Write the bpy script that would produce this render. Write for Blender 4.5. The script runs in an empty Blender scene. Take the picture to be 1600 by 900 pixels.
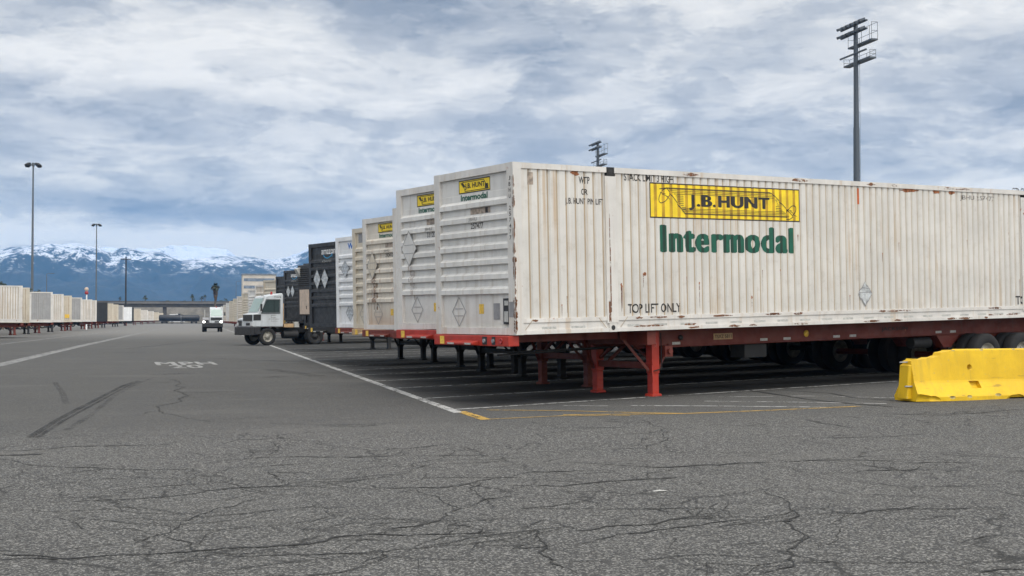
import bpy, bmesh, math, random
from mathutils import Vector, Matrix
from mathutils import noise as mnoise

# ------------------------------------------------------------------ camera, world, sun, exposure
scene = bpy.context.scene
COL = scene.collection
R = math.radians
F = 2000.0                    # focal length in pixels of a 1600 px wide frame
HOR, VPX = 499.5, 310.0       # horizon row and vanishing column of the lane
CAMH = 1.465
PITCH = math.atan((HOR - 450) / F)
YAW = math.atan((800 - VPX) * math.cos(PITCH) / F)
cam_d = bpy.data.cameras.new('camera')
cam_d.sensor_width = 36; cam_d.lens = 36 * F / 1600
cam_d.clip_start = 0.1; cam_d.clip_end = 90000
cam = bpy.data.objects.new('camera', cam_d); COL.objects.link(cam)
cam.location = (0, 0, CAMH); cam.rotation_euler = (math.pi / 2 + PITCH, 0, -YAW)
scene.camera = cam

SUN_EL, SUN_AZ = R(58), R(165)         # azimuth clockwise from +Y: behind the camera, a little to its right
sun_dir = Vector((math.sin(SUN_AZ) * math.cos(SUN_EL), math.cos(SUN_AZ) * math.cos(SUN_EL), math.sin(SUN_EL)))
sd = bpy.data.lights.new('sun', 'SUN'); sd.energy = 1.5; sd.angle = R(24); sd.color = (1, .93, .82)
so = bpy.data.objects.new('sun', sd); COL.objects.link(so)
so.rotation_euler = sun_dir.to_track_quat('Z', 'Y').to_euler()
scene.view_settings.view_transform = 'Standard'
scene.view_settings.look = 'None'
scene.view_settings.exposure = 0.0
scene.view_settings.gamma = 1
scene.view_settings.use_curve_mapping = False
cy = scene.cycles
cy.max_bounces = 6; cy.diffuse_bounces = 3; cy.glossy_bounces = 3; cy.transmission_bounces = 4; cy.volume_bounces = 1
cy.transparent_max_bounces = 12; cy.sample_clamp_indirect = 6
cy.use_denoising = True

RM = Matrix.Rotation(-YAW, 3, 'Z') @ Matrix.Rotation(math.pi / 2 + PITCH, 3, 'X')
def ray(px, py):
    return (RM @ Vector(((px - 800) / F, (450 - py) / F, -1))).normalized()
def gz(x, y=0):
    return 0.012 * min(max(x - 4.0, 0), 24)
def ground(px, py):
    d = ray(px, py); z = 0
    for _ in range(30):
        t = (z - CAMH) / d.z; z = gz(d.x * t)
    return Vector((d.x * t, d.y * t, z))
def at_height(px, py, z):
    d = ray(px, py); t = (z - CAMH) / d.z
    return Vector((d.x * t, d.y * t, z))
def at_x(px, X):
    d = ray(px, HOR); return Vector((X, d.y * X / d.x, 0))
def at_y(px, py, Y):
    d = ray(px, py); t = Y / d.y
    return Vector((d.x * t, Y, CAMH + d.z * t))

# ------------------------------------------------------------------ node helpers
class NT:
    def __init__(s, tree): s.t = tree; s.n = tree.nodes; s.l = tree.links
    def node(s, typ, **kw):
        n = s.n.new(typ)
        for k, v in kw.items(): setattr(n, k, v)
        return n
    def put(s, sock, v):
        if v is None: return
        if hasattr(v, 'is_linked') or hasattr(v, 'links'): s.l.new(v, sock)
        else:
            if hasattr(sock.default_value, '__len__') and not hasattr(v, '__len__'): v = [v] * len(sock.default_value)
            if hasattr(sock.default_value, '__len__') and len(sock.default_value) == 4 and len(v) == 3: v = (*v, 1)
            sock.default_value = v
    def math(s, op, a, b=None, c=None, clamp=False):
        n = s.node('ShaderNodeMath', operation=op, use_clamp=clamp)
        for i, v in enumerate((a, b, c)):
            if v is not None: s.put(n.inputs[i], v)
        return n.outputs[0]
    def vmath(s, op, a, b=None, out=0):
        n = s.node('ShaderNodeVectorMath', operation=op); s.put(n.inputs[0], a)
        if b is not None: s.put(n.inputs[1], b)
        return n.outputs['Value'] if op in ('DOT_PRODUCT', 'LENGTH') else n.outputs[0]
    def sep(s, v):
        n = s.node('ShaderNodeSeparateXYZ'); s.put(n.inputs[0], v); return n.outputs
    def comb(s, x, y, z):
        n = s.node('ShaderNodeCombineXYZ')
        for i, v in enumerate((x, y, z)): s.put(n.inputs[i], v)
        return n.outputs[0]
    def noise(s, vec, scale, detail=4, rough=.55, dist=0):
        n = s.node('ShaderNodeTexNoise'); s.put(n.inputs['Vector'], vec)
        s.put(n.inputs['Scale'], scale); s.put(n.inputs['Detail'], detail); s.put(n.inputs['Roughness'], rough); s.put(n.inputs['Distortion'], dist)
        return n.outputs[0]
    def ramp(s, fac, lo, hi, a=0., b=1., smooth=True):
        n = s.node('ShaderNodeMapRange', interpolation_type='SMOOTHSTEP' if smooth else 'LINEAR'); n.clamp = True
        s.put(n.inputs['Value'], fac)
        for k, v in zip(('From Min', 'From Max', 'To Min', 'To Max'), (lo, hi, a, b)): s.put(n.inputs[k], v)
        return n.outputs[0]
    def mix(s, fac, a, b, mode='MIX'):
        n = s.node('ShaderNodeMix', data_type='RGBA', blend_type=mode)
        s.put(n.inputs['Factor'], fac); s.put(n.inputs[6], a); s.put(n.inputs[7], b)
        return n.outputs[2]
    def coords(s, kind='Object'):
        return s.node('ShaderNodeTexCoord').outputs[kind]
    def scaled(s, v, sc):
        return s.vmath('MULTIPLY', v, sc)

def new_mat(name):
    m = bpy.data.materials.new(name); m.use_nodes = True
    t = NT(m.node_tree); b = m.node_tree.nodes['Principled BSDF']
    return m, t, b
def bump(t, b, h, strength=.3, dist=.01):
    n = t.node('ShaderNodeBump'); t.put(n.inputs['Height'], h); n.inputs['Strength'].default_value = strength; n.inputs['Distance'].default_value = dist
    t.l.new(n.outputs[0], b.inputs['Normal'])
def objvec(t):
    """object coordinates shifted by a random amount per object, so repeats weather differently"""
    c = t.coords('Object'); r = t.node('ShaderNodeObjectInfo').outputs['Random']
    return c, t.vmath('ADD', c, t.comb(t.math('MULTIPLY', r, 37.), t.math('MULTIPLY', r, 91.), t.math('MULTIPLY', r, 13.)))

def plain(name, col, rough=.6, metal=0., var=.15, scale=8.):
    m, t, b = new_mat(name)
    c, v = objvec(t)
    n = t.noise(v, scale, 5)
    t.put(b.inputs['Base Color'], t.mix(t.ramp(n, .3, .7), [k * (1 - var) for k in col], [min(1, k * (1 + var)) for k in col]))
    b.inputs['Metallic'].default_value = metal
    t.put(b.inputs['Roughness'], t.ramp(n, .2, .8, max(0, rough - .1), min(1, rough + .1)))
    return m
def weathered(name, col, rust=.3, streak=.4, rough=.5, streak_col=(.42, .31, .20), rust_col=(.16, .055, .025), dirt_lo=.0, fine=1.):
    m, t, b = new_mat(name)
    c, v = objvec(t)
    n1 = t.noise(v, 1.3, 5)
    base = t.mix(t.ramp(n1, .3, .72), [k * .86 for k in col], col)
    pv = t.noise(t.scaled(v, (5.3, 5.3, .12)), 1.0, 2, .4)
    base = t.mix(t.ramp(pv, .42, .62, 0, .16), base, [k * .55 for k in col])
    st = t.noise(t.scaled(v, (9 * fine, 9 * fine, .35)), 1.0, 4, .6)
    st2 = t.noise(v, .9, 3)
    sf = t.math('MULTIPLY', t.ramp(st, .50, .74), t.math('MULTIPLY', t.ramp(st2, .3, .65), streak))
    base = t.mix(sf, base, streak_col)
    grime = t.noise(v, 5., 6, .65)
    base = t.mix(t.ramp(grime, .5, .8, 0, .22), base, [k * .45 for k in streak_col])
    if dirt_lo:
        z = t.sep(c)[2]
        d = t.math('MULTIPLY', t.ramp(t.math('ADD', z, t.math('MULTIPLY', grime, .5)), .25, .95, 1, 0), dirt_lo)
        base = t.mix(d, base, streak_col)
    ru = t.noise(t.scaled(v, (1, 1, .6)), 2.6, 8, .68)
    rf = t.ramp(ru, .74 - .14 * rust, .78 - .14 * rust)
    base = t.mix(t.math('MULTIPLY', rf, .92), base, t.mix(t.ramp(grime, .35, .6), rust_col, [k * 2.2 for k in rust_col]))
    t.put(b.inputs['Base Color'], base)
    t.put(b.inputs['Roughness'], t.ramp(grime, .3, .7, rough - .08, rough + .18))
    dent = t.math('ADD', t.math('MULTIPLY', t.noise(v, 1.7, 3, .5), 4.), t.math('MULTIPLY', grime, .4))
    bump(t, b, dent, .25, .012)
    return m

# ------------------------------------------------------------------ sky
world = bpy.data.worlds.new('World'); scene.world = world; world.use_nodes = True
def build_world():
    t = NT(world.node_tree); bg = world.node_tree.nodes['Background']
    sky = t.node('ShaderNodeTexSky', sky_type='NISHITA', sun_disc=False)
    sky.sun_elevation = SUN_EL; sky.sun_rotation = SUN_AZ; sky.dust_density = 2
    g = t.coords('Generated')
    dx, dy, dz = t.sep(g)
    el = t.math('MAXIMUM', dz, 0.0)
    den = t.math('ADD', el, .10)
    p = t.comb(t.math('DIVIDE', dx, den), t.math('DIVIDE', dy, den), t.math('MULTIPLY', el, 2.0))
    # azimuth (deg, clockwise from lane) and elevation (deg) of the view direction, wobbled by noise
    az = t.math('MULTIPLY', t.math('ARCTAN2', dx, dy), 57.2958)
    eld = t.math('MULTIPLY', t.math('ARCSINE', dz), 57.2958)
    pv = t.comb(t.math('MULTIPLY', az, .11), t.math('MULTIPLY', eld, .38), 0.)
    warp = t.math('SUBTRACT', t.noise(pv, 1.1, 6, .6), .5)
    warp2 = t.math('SUBTRACT', t.noise(t.vmath('ADD', pv, (9.3, 4.1, 2)), 1.0, 6, .6), .5)
    azw = t.math('ADD', az, t.math('MULTIPLY', warp, 9.)); elw = t.math('ADD', eld, t.math('MULTIPLY', warp2, 2.3))
    big = t.noise(p, .55, 3, .5)
    med = t.noise(t.vmath('ADD', p, (3.7, 1.9, .4)), 1.5, 8, .56, .25)
    # billowing edges: noise in direction space, stretched sideways
    puff = t.noise(t.comb(t.math('MULTIPLY', az, .12), t.math('MULTIPLY', eld, .42), 7.), 1.1, 8, .52, .25)
    v = t.math('ADD', t.math('MULTIPLY', big, .30), t.math('ADD', t.math('MULTIPLY', med, .50), t.math('MULTIPLY', puff, .85)))
    v = t.math('SUBTRACT', v, .19)
    # heaped edges: two scales of cloudlets with soft but definite rims
    pa = t.comb(t.math('MULTIPLY', az, .13), t.math('MULTIPLY', eld, .40), 21.)
    for sc, off, k, wd in ((.8, (0, 0, 0), .13, .035), (.9, (5.2, 3.3, 1), .12, .03), (1.7, (1.7, 8.1, 3), .10, .03), (3.4, (4.7, 2.1, 5), .06, .05)):
        nn = t.noise(t.vmath('ADD', pa, off), sc, 10, .60, .3)
        v = t.math('ADD', v, t.math('MULTIPLY', t.math('SUBTRACT', t.ramp(nn, .50 - wd, .50 + wd), .5), k))
    # individual cloud banks standing in given directions of the sky: azimuth, elevation, half widths, brightness
    def adir(px, py):
        d = ray(px, py); return math.degrees(math.atan2(d.x, d.y)), math.degrees(math.asin(d.z))
    banks = [(430, 108, 330, 46, .20), (560, 4, 380, 38, -.24), (130, 185, 260, 30, -.16), (60, 60, 160, 50, .04), (250, 215, 200, 16, -.10),
             (330, 330, 330, 18, -.22), (90, 262, 220, 22, .16), (230, 376, 430, 22, .55), (520, 262, 240, 22, .12), (900, 400, 600, 30, .12),
             (830, 92, 95, 26, -.20), (700, 195, 260, 30, -.10), (1000, 105, 140, 40, .10), (1500, 22, 150, 30, .24), (640, 130, 60, 22, -.10),
             (1430, 250, 230, 32, -.16), (1150, 190, 260, 30, -.05), (1560, 285, 90, 16, .26), (560, 355, 130, 26, -.06), (640, 165, 120, 22, .16), (1250, 80, 160, 40, -.04)]
    for (x, y, w, h, k) in banks:
        a0, e0 = adir(x, y); sw = w / F * 57.3; sh = h / F * 57.3
        q = t.math('ADD', t.math('POWER', t.math('DIVIDE', t.math('ABSOLUTE', t.math('SUBTRACT', azw, a0)), sw), 2.),
                   t.math('POWER', t.math('DIVIDE', t.math('ABSOLUTE', t.math('SUBTRACT', elw, e0)), sh), 2.))
        v = t.math('ADD', v, t.math('MULTIPLY', t.math('POWER', 2.718, t.math('MULTIPLY', q, -1.)), k))
    cr = t.node('ShaderNodeValToRGB'); e = cr.color_ramp
    e.elements[0].position = .12; e.elements[0].color = (.29, .325, .38, 1)
    e.elements[1].position = .94; e.elements[1].color = (1.02, .99, .93, 1)
    for pos, c in ((.30, (.395, .425, .47)), (.46, (.535, .555, .58)), (.58, (.65, .66, .665)), (.72, (.83, .82, .79))):
        x = e.elements.new(pos); x.color = (*c, 1)
    t.put(cr.inputs[0], v)
    cloud = cr.outputs[0]
    # clouds brightened toward the hidden sun behind the camera, added to light the yard
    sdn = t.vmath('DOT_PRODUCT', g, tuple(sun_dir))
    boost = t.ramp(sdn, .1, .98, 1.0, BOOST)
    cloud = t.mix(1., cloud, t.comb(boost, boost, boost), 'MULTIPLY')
    low = t.ramp(eld, 1.5, 9.)
    cloud = t.mix(1., cloud, t.mix(low, (1.17, 1.13, 1.0), (1., 1., 1.)), 'MULTIPLY')
    cloud10 = t.mix(1., cloud, (10., 10., 10.), 'MULTIPLY')
    final = t.mix(.96, sky.outputs[0], cloud10)
    t.put(bg.inputs['Color'], final); bg.inputs['Strength'].default_value = 0.1
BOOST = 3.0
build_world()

# ------------------------------------------------------------------ mesh helpers
def link(o, parent=None):
    COL.objects.link(o)
    if parent is not None: o.parent = parent
    return o
def tag(o, label=None, cat=None, group=None, kind=None):
    if label: o['label'] = label
    if cat: o['category'] = cat
    if group: o['group'] = group
    if kind: o['kind'] = kind
    return o
def empty(name, loc, rz=0., pitch=0., label=None, cat=None, group=None):
    o = bpy.data.objects.new(name, None); o.empty_display_size = .3
    o.location = loc; o.rotation_euler = (0, -pitch, rz)
    link(o); return tag(o, label, cat, group)

class MB:
    def __init__(s): s.v = []; s.f = []; s.m = []; s.sm = []
    def add(s, vs, fs, m=0, smooth=False):
        k = len(s.v); s.v += [tuple(a) for a in vs]
        for f in fs: s.f.append([k + i for i in f]); s.m.append(m); s.sm.append(smooth)
        return s
    def box(s, x0, x1, y0, y1, z0, z1, m=0):
        return s.add([(x0, y0, z0), (x1, y0, z0), (x1, y1, z0), (x0, y1, z0), (x0, y0, z1), (x1, y0, z1), (x1, y1, z1), (x0, y1, z1)],
                     [(0, 3, 2, 1), (4, 5, 6, 7), (0, 1, 5, 4), (1, 2, 6, 5), (2, 3, 7, 6), (3, 0, 4, 7)], m)
    def obox(s, c, half, rot, m=0):
        c = Vector(c)
        vs = [c + rot @ Vector((i * half[0], j * half[1], k * half[2])) for k in (-1, 1) for (i, j) in ((-1, -1), (1, -1), (1, 1), (-1, 1))]
        return s.add(vs, [(0, 3, 2, 1), (4, 5, 6, 7), (0, 1, 5, 4), (1, 2, 6, 5), (2, 3, 7, 6), (3, 0, 4, 7)], m)
    def bar(s, a, b, w, h=None, m=0):
        """square bar from a to b"""
        a, b = Vector(a), Vector(b); d = b - a; L = d.length
        q = d.to_track_quat('X', 'Z').to_matrix()
        return s.obox((a + b) / 2, (L / 2, w / 2, (h or w) / 2), q, m)
    def cyl(s, a, b, r0, r1=None, n=12, m=0, caps=True):
        a, b = Vector(a), Vector(b); r1 = r0 if r1 is None else r1
        q = (b - a).to_track_quat('Z', 'Y').to_matrix()
        ring = [q @ Vector((math.cos(2 * math.pi * i / n), math.sin(2 * math.pi * i / n), 0)) for i in range(n)]
        vs = [a + r * r0 for r in ring] + [b + r * r1 for r in ring]
        s.add(vs, [(i, (i + 1) % n, n + (i + 1) % n, n + i) for i in range(n)], m, True)
        if caps:
            s.add([a + r * r0 for r in ring], [tuple(range(n - 1, -1, -1))], m)
            s.add([b + r * r1 for r in ring], [tuple(range(n))], m)
        return s
    def lathe(s, c, axis, prof, n=28, m=0, smooth=True):
        """prof: list of (along axis, radius)"""
        c = Vector(c); q = Vector(axis).to_track_quat('Z', 'Y').to_matrix(); vs = []
        for (h, r) in prof:
            for i in range(n):
                a = 2 * math.pi * i / n; vs.append(c + q @ Vector((r * math.cos(a), r * math.sin(a), h)))
        fs = []
        for j in range(len(prof) - 1):
            for i in range(n): fs.append((j * n + i, j * n + (i + 1) % n, (j + 1) * n + (i + 1) % n, (j + 1) * n + i))
        return s.add(vs, fs, m, smooth)
    def prism(s, poly, y0, y1, m=0):
        """poly in (x, z), swept along y"""
        n = len(poly)
        vs = [(x, y0, z) for x, z in poly] + [(x, y1, z) for x, z in poly]
        fs = [(i, (i + 1) % n, n + (i + 1) % n, n + i) for i in range(n)] + [tuple(range(n - 1, -1, -1)), tuple(range(n, 2 * n))]
        return s.add(vs, fs, m)
    def mesh(s, name, mats):
        me = bpy.data.meshes.new(name); me.from_pydata(s.v, [], s.f)
        for m in (mats if isinstance(mats, (list, tuple)) else [mats]): me.materials.append(m)
        me.polygons.foreach_set('material_index', s.m); me.polygons.foreach_set('use_smooth', s.sm)
        bm = bmesh.new(); bm.from_mesh(me); bmesh.ops.recalc_face_normals(bm, faces=bm.faces); bm.to_mesh(me); bm.free()
        me.update(); return me
    def build(s, name, mats, parent=None, bevel=0.):
        o = bpy.data.objects.new(name, s.mesh(name, mats)); link(o, parent)
        if bevel:
            b = o.modifiers.new('bevel', 'BEVEL'); b.width = bevel; b.segments = 2; b.limit_method = 'ANGLE'; b.angle_limit = R(40)
        return o
def put_mesh(name, me, parent=None):
    return link(bpy.data.objects.new(name, me), parent)

# ---- flat artwork: text, panels, strokes as 2-D bmesh (u, v), then laid on a (corrugated) face
_tc = {}
def text_bm(s, offset=.0):
    key = (s, offset)
    if key not in _tc:
        c = bpy.data.curves.new('letters', 'FONT'); c.body = s; c.size = 1; c.offset = offset; c.resolution_u = 4; c.fill_mode = 'FRONT'
        o = bpy.data.objects.new('letters', c); COL.objects.link(o)
        dg = bpy.context.evaluated_depsgraph_get()
        me = bpy.data.meshes.new_from_object(o.evaluated_get(dg))
        bpy.data.objects.remove(o); bpy.data.curves.remove(c)
        _tc[key] = me
    bm = bmesh.new(); bm.from_mesh(_tc[key]); bmesh.ops.remove_doubles(bm, verts=bm.verts, dist=1e-5); return bm
def fat_text_bm(s, dx, dy, rows=46, space=1.1):
    """heavy lettering: the built-in letters rasterised, thickened and returned as row strips that do not overlap"""
    import numpy as np
    c = bpy.data.curves.new('letters', 'FONT'); c.body = s; c.size = 1; c.space_character = space
    o = bpy.data.objects.new('letters', c); COL.objects.link(o)
    me = bpy.data.meshes.new_from_object(o.evaluated_get(bpy.context.evaluated_depsgraph_get()))
    bpy.data.objects.remove(o); bpy.data.curves.remove(c)
    me.calc_loop_triangles(); V = [v.co for v in me.vertices]
    x0 = min(v.x for v in V) - dx; x1 = max(v.x for v in V) + dx; y0 = min(v.y for v in V) - dy; y1 = max(v.y for v in V) + dy
    h = (y1 - y0) / rows; cols = int((x1 - x0) / (h * .5)) + 1; w = (x1 - x0) / cols
    X, Y = np.meshgrid(x0 + (np.arange(cols) + .5) * w, y0 + (np.arange(rows) + .5) * h); G_ = np.zeros((rows, cols), bool)
    for t in me.loop_triangles:
        a, b, d = (V[i] for i in t.vertices); den = (b.y - d.y) * (a.x - d.x) + (d.x - b.x) * (a.y - d.y)
        if abs(den) < 1e-12: continue
        l1 = ((b.y - d.y) * (X - d.x) + (d.x - b.x) * (Y - d.y)) / den; l2 = ((d.y - a.y) * (X - d.x) + (a.x - d.x) * (Y - d.y)) / den
        G_ |= (l1 >= -1e-6) & (l2 >= -1e-6) & (l1 + l2 <= 1 + 1e-6)
    D = G_.copy(); kx, ky = round(dx / w), round(dy / h)
    for j in range(-ky, ky + 1):
        for i in range(-kx, kx + 1):
            if kx and ky and (i / max(kx, 1)) ** 2 + (j / max(ky, 1)) ** 2 > 1.2: continue
            S = np.roll(np.roll(G_, j, 0), i, 1); D |= S
    bpy.data.meshes.remove(me); polys = []
    for r in range(rows):
        k = 0
        while k < cols:
            if D[r, k]:
                e = k
                while e < cols and D[r, e]: e += 1
                polys.append([(x0 + k * w, y0 + r * h), (x0 + e * w, y0 + r * h), (x0 + e * w, y0 + (r + 1) * h), (x0 + k * w, y0 + (r + 1) * h)]); k = e
            else: k += 1
    bm = bmesh.new()
    for p in polys: bm.faces.new([bm.verts.new((a, b, 0)) for a, b in p])
    return bm
def fit(bm, u0, u1, v0, v1):
    xs = [q.co.x for q in bm.verts]; ys = [q.co.y for q in bm.verts]
    a, b, c, d = min(xs), max(xs), min(ys), max(ys)
    for q in bm.verts:
        q.co = (u0 + (q.co.x - a) / (b - a) * (u1 - u0), v0 + (q.co.y - c) / (d - c) * (v1 - v0), 0)
    return bm
def poly_bm(polys):
    bm = bmesh.new()
    for p in polys:
        vs = [bm.verts.new((a, b, 0)) for a, b in p]; bm.faces.new(vs)
    return bm
def strokes_bm(lines):
    """lines: list of (points, width)"""
    polys = []
    for pts, w in lines:
        for (a, b) in zip(pts[:-1], pts[1:]):
            a, b = Vector(a), Vector(b); d = (b - a)
            if d.length < 1e-6: continue
            d.normalize(); n = Vector((-d.y, d.x)) * w / 2; e = d * w * .3
            polys.append([a - n - e, b - n + e, b + n + e, a + n - e])
    return poly_bm(polys)
def lay(bm, axis, cuts, fn, name, mat, parent):
    """cut the flat artwork at the fold lines of the face and map (u, v) to the face by fn"""
    us = [q.co[axis] for q in bm.verts]; lo, hi = min(us), max(us)
    no = (1, 0, 0) if axis == 0 else (0, 1, 0)
    for c in cuts:
        if lo < c < hi:
            co = (c, 0, 0) if axis == 0 else (0, c, 0)
            bmesh.ops.bisect_plane(bm, geom=bm.verts[:] + bm.edges[:] + bm.faces[:], plane_co=co, plane_no=no, dist=1e-5)
    for q in bm.verts: q.co = fn(q.co.x, q.co.y)
    me = bpy.data.meshes.new(name); bm.to_mesh(me); bm.free(); me.materials.append(mat)
    return put_mesh(name, me, parent)

# ------------------------------------------------------------------ materials
M = {}
CREAM_STREAK = (.46, .34, .22)
M['white'] = weathered('container_white', (.655, .635, .60), .34, .85, .5, CREAM_STREAK)
M['groove'] = weathered('container_groove_dirt', (.43, .345, .25), .35, .7, .6, (.40, .28, .17))
M['front_white'] = weathered('container_front_white', (.70, .69, .665), .16, .5, .5, (.40, .34, .28), dirt_lo=.35)
M['front_rusty'] = weathered('container_front_cream', (.66, .61, .53), .55, .9, .55, (.36, .2, .11), dirt_lo=.5)
M['frame_white'] = weathered('container_frame_white', (.66, .64, .61), .68, .6, .5, CREAM_STREAK)
M['cream'] = weathered('container_cream', (.60, .545, .45), .3, .7, .55, (.40, .28, .17))
M['grey'] = weathered('container_grey', (.34, .34, .34), .2, .5, .5, (.2, .17, .14))
M['clean'] = weathered('container_clean_white', (.78, .79, .80), .05, .2, .45, (.4, .36, .32))
M['black'] = weathered('container_black', (.022, .024, .028), .0, .2, .45, (.06, .06, .06))
M['blackside'] = M['black']
M['red'] = weathered('chassis_red', (.40, .028, .014), .2, .35, .45, (.12, .04, .03))
M['darkred'] = weathered('chassis_brown_red', (.15, .024, .014), .4, .5, .55, (.08, .04, .03))
M['redleg'] = weathered('chassis_leg_red', (.40, .028, .012), .2, .25, .42, (.16, .05, .03))
M['darksteel'] = plain('dark_steel', (.014, .014, .015), .7)
M['galv'] = plain('galvanised_steel', (.34, .35, .37), .45, .6)
M['pole'] = plain('pole_steel', (.10, .115, .13), .55, .2)
M['poledark'] = plain('tower_steel', (.075, .09, .11), .55, .2)
M['rubber'] = plain('tyre_rubber', (.014, .014, .015), .9)
M['rim'] = plain('rim_white', (.27, .255, .22), .55, .1, .4)
M['blackpaint'] = plain('black_paint', (.018, .018, .02), .5)
M['inkblack'] = plain('lettering_black', (.022, .02, .02), .6, 0, .5, 12)
M['inkgrey'] = plain('lettering_faded', (.16, .15, .14), .6, 0, .5, 12)
M['green'] = plain('lettering_green', (.0, .085, .05), .55, 0, .2, 6)
M['yellow'] = plain('panel_yellow', (.83, .60, .015), .5, 0, .12, 3)
M['sticker'] = plain('sticker_yellow', (.70, .45, .06), .5, 0, .25, 20)
M['reflect'] = plain('reflector_grey', (.42, .42, .40), .4, 0, .2, 20)
M['placard'] = plain('placard_metal', (.50, .52, .53), .4, .3, .3, 10)
M['patch'] = plain('patch_brown', (.33, .27, .22), .6, 0, .4, 12)
GROOVED = {M['yellow']: plain('panel_yellow_groove', (.50, .31, .02), .6, 0, .25, 6), M['green']: plain('green_groove', (.01, .045, .03), .6, 0, .25, 6)}
M['rust'] = plain('rust_stain', (.26, .10, .045), .85, 0, .5, 20)
M['orange'] = plain('orange_paint', (.55, .12, .03), .6)
M['inkwhite'] = plain('lettering_white', (.8, .8, .8), .6)
M['inkblue'] = plain('lettering_blue', (.02, .14, .50), .5)
M['smile'] = plain('arc_light_blue', (.03, .30, .55), .5)
M['grime'] = plain('grey_vent', (.24, .24, .25), .6)
M['beige'] = plain('beige_panel', (.50, .40, .32), .6, 0, .15, 5)
M['tan'] = plain('wooden_tan', (.42, .28, .15), .7)
M['cabwhite'] = weathered('cab_white_paint', (.52, .55, .57), .0, .25, .35, (.3, .28, .26))
M['barrier'] = None
def glassmat():
    m, t, b = new_mat('cab_glass')
    b.inputs['Base Color'].default_value = (.03, .045, .045, 1); b.inputs['Roughness'].default_value = .06
    b.inputs['Alpha'].default_value = .55; return m
M['glass'] = glassmat()
def emit(name, col, s):
    m, t, b = new_mat(name); b.inputs['Emission Color'].default_value = (*col, 1); b.inputs['Emission Strength'].default_value = s
    b.inputs['Base Color'].default_value = (.8, .8, .8, 1); return m
M['lamp_lit'] = emit('lit_headlamp', (1, .98, .92), 9)
M['lamp_off'] = plain('lamp_lens', (.5, .5, .5), .2)
M['redlens'] = plain('red_lens', (.32, .02, .02), .35)

def barrier_mat():
    m, t, b = new_mat('barrier_yellow_paint')
    c = t.coords('Object'); n = t.noise(c, 2.2, 6, .6); g = t.noise(c, 14., 6, .7)
    base = t.mix(t.ramp(n, .3, .7), (.60, .37, .003), (.72, .46, .005))
    base = t.mix(t.ramp(g, .60, .70, 0, .6), base, (.36, .29, .13))
    st = t.noise(t.scaled(c, (6, 6, .5)), 1.2, 4); base = t.mix(t.ramp(st, .52, .75, 0, .4), base, (.35, .24, .03))
    rb = t.noise(t.scaled(c, (1.2, 3, 9)), 1.6, 5, .6); base = t.mix(t.ramp(rb, .62, .72, 0, .45), base, (.06, .05, .03))
    t.put(b.inputs['Base Color'], base); b.inputs['Roughness'].default_value = .6
    bump(t, b, g, .25, .01); return m
M['barrier'] = barrier_mat()
M['concrete'] = plain('broken_concrete', (.34, .27, .10), .9, 0, .3, 12)

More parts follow.
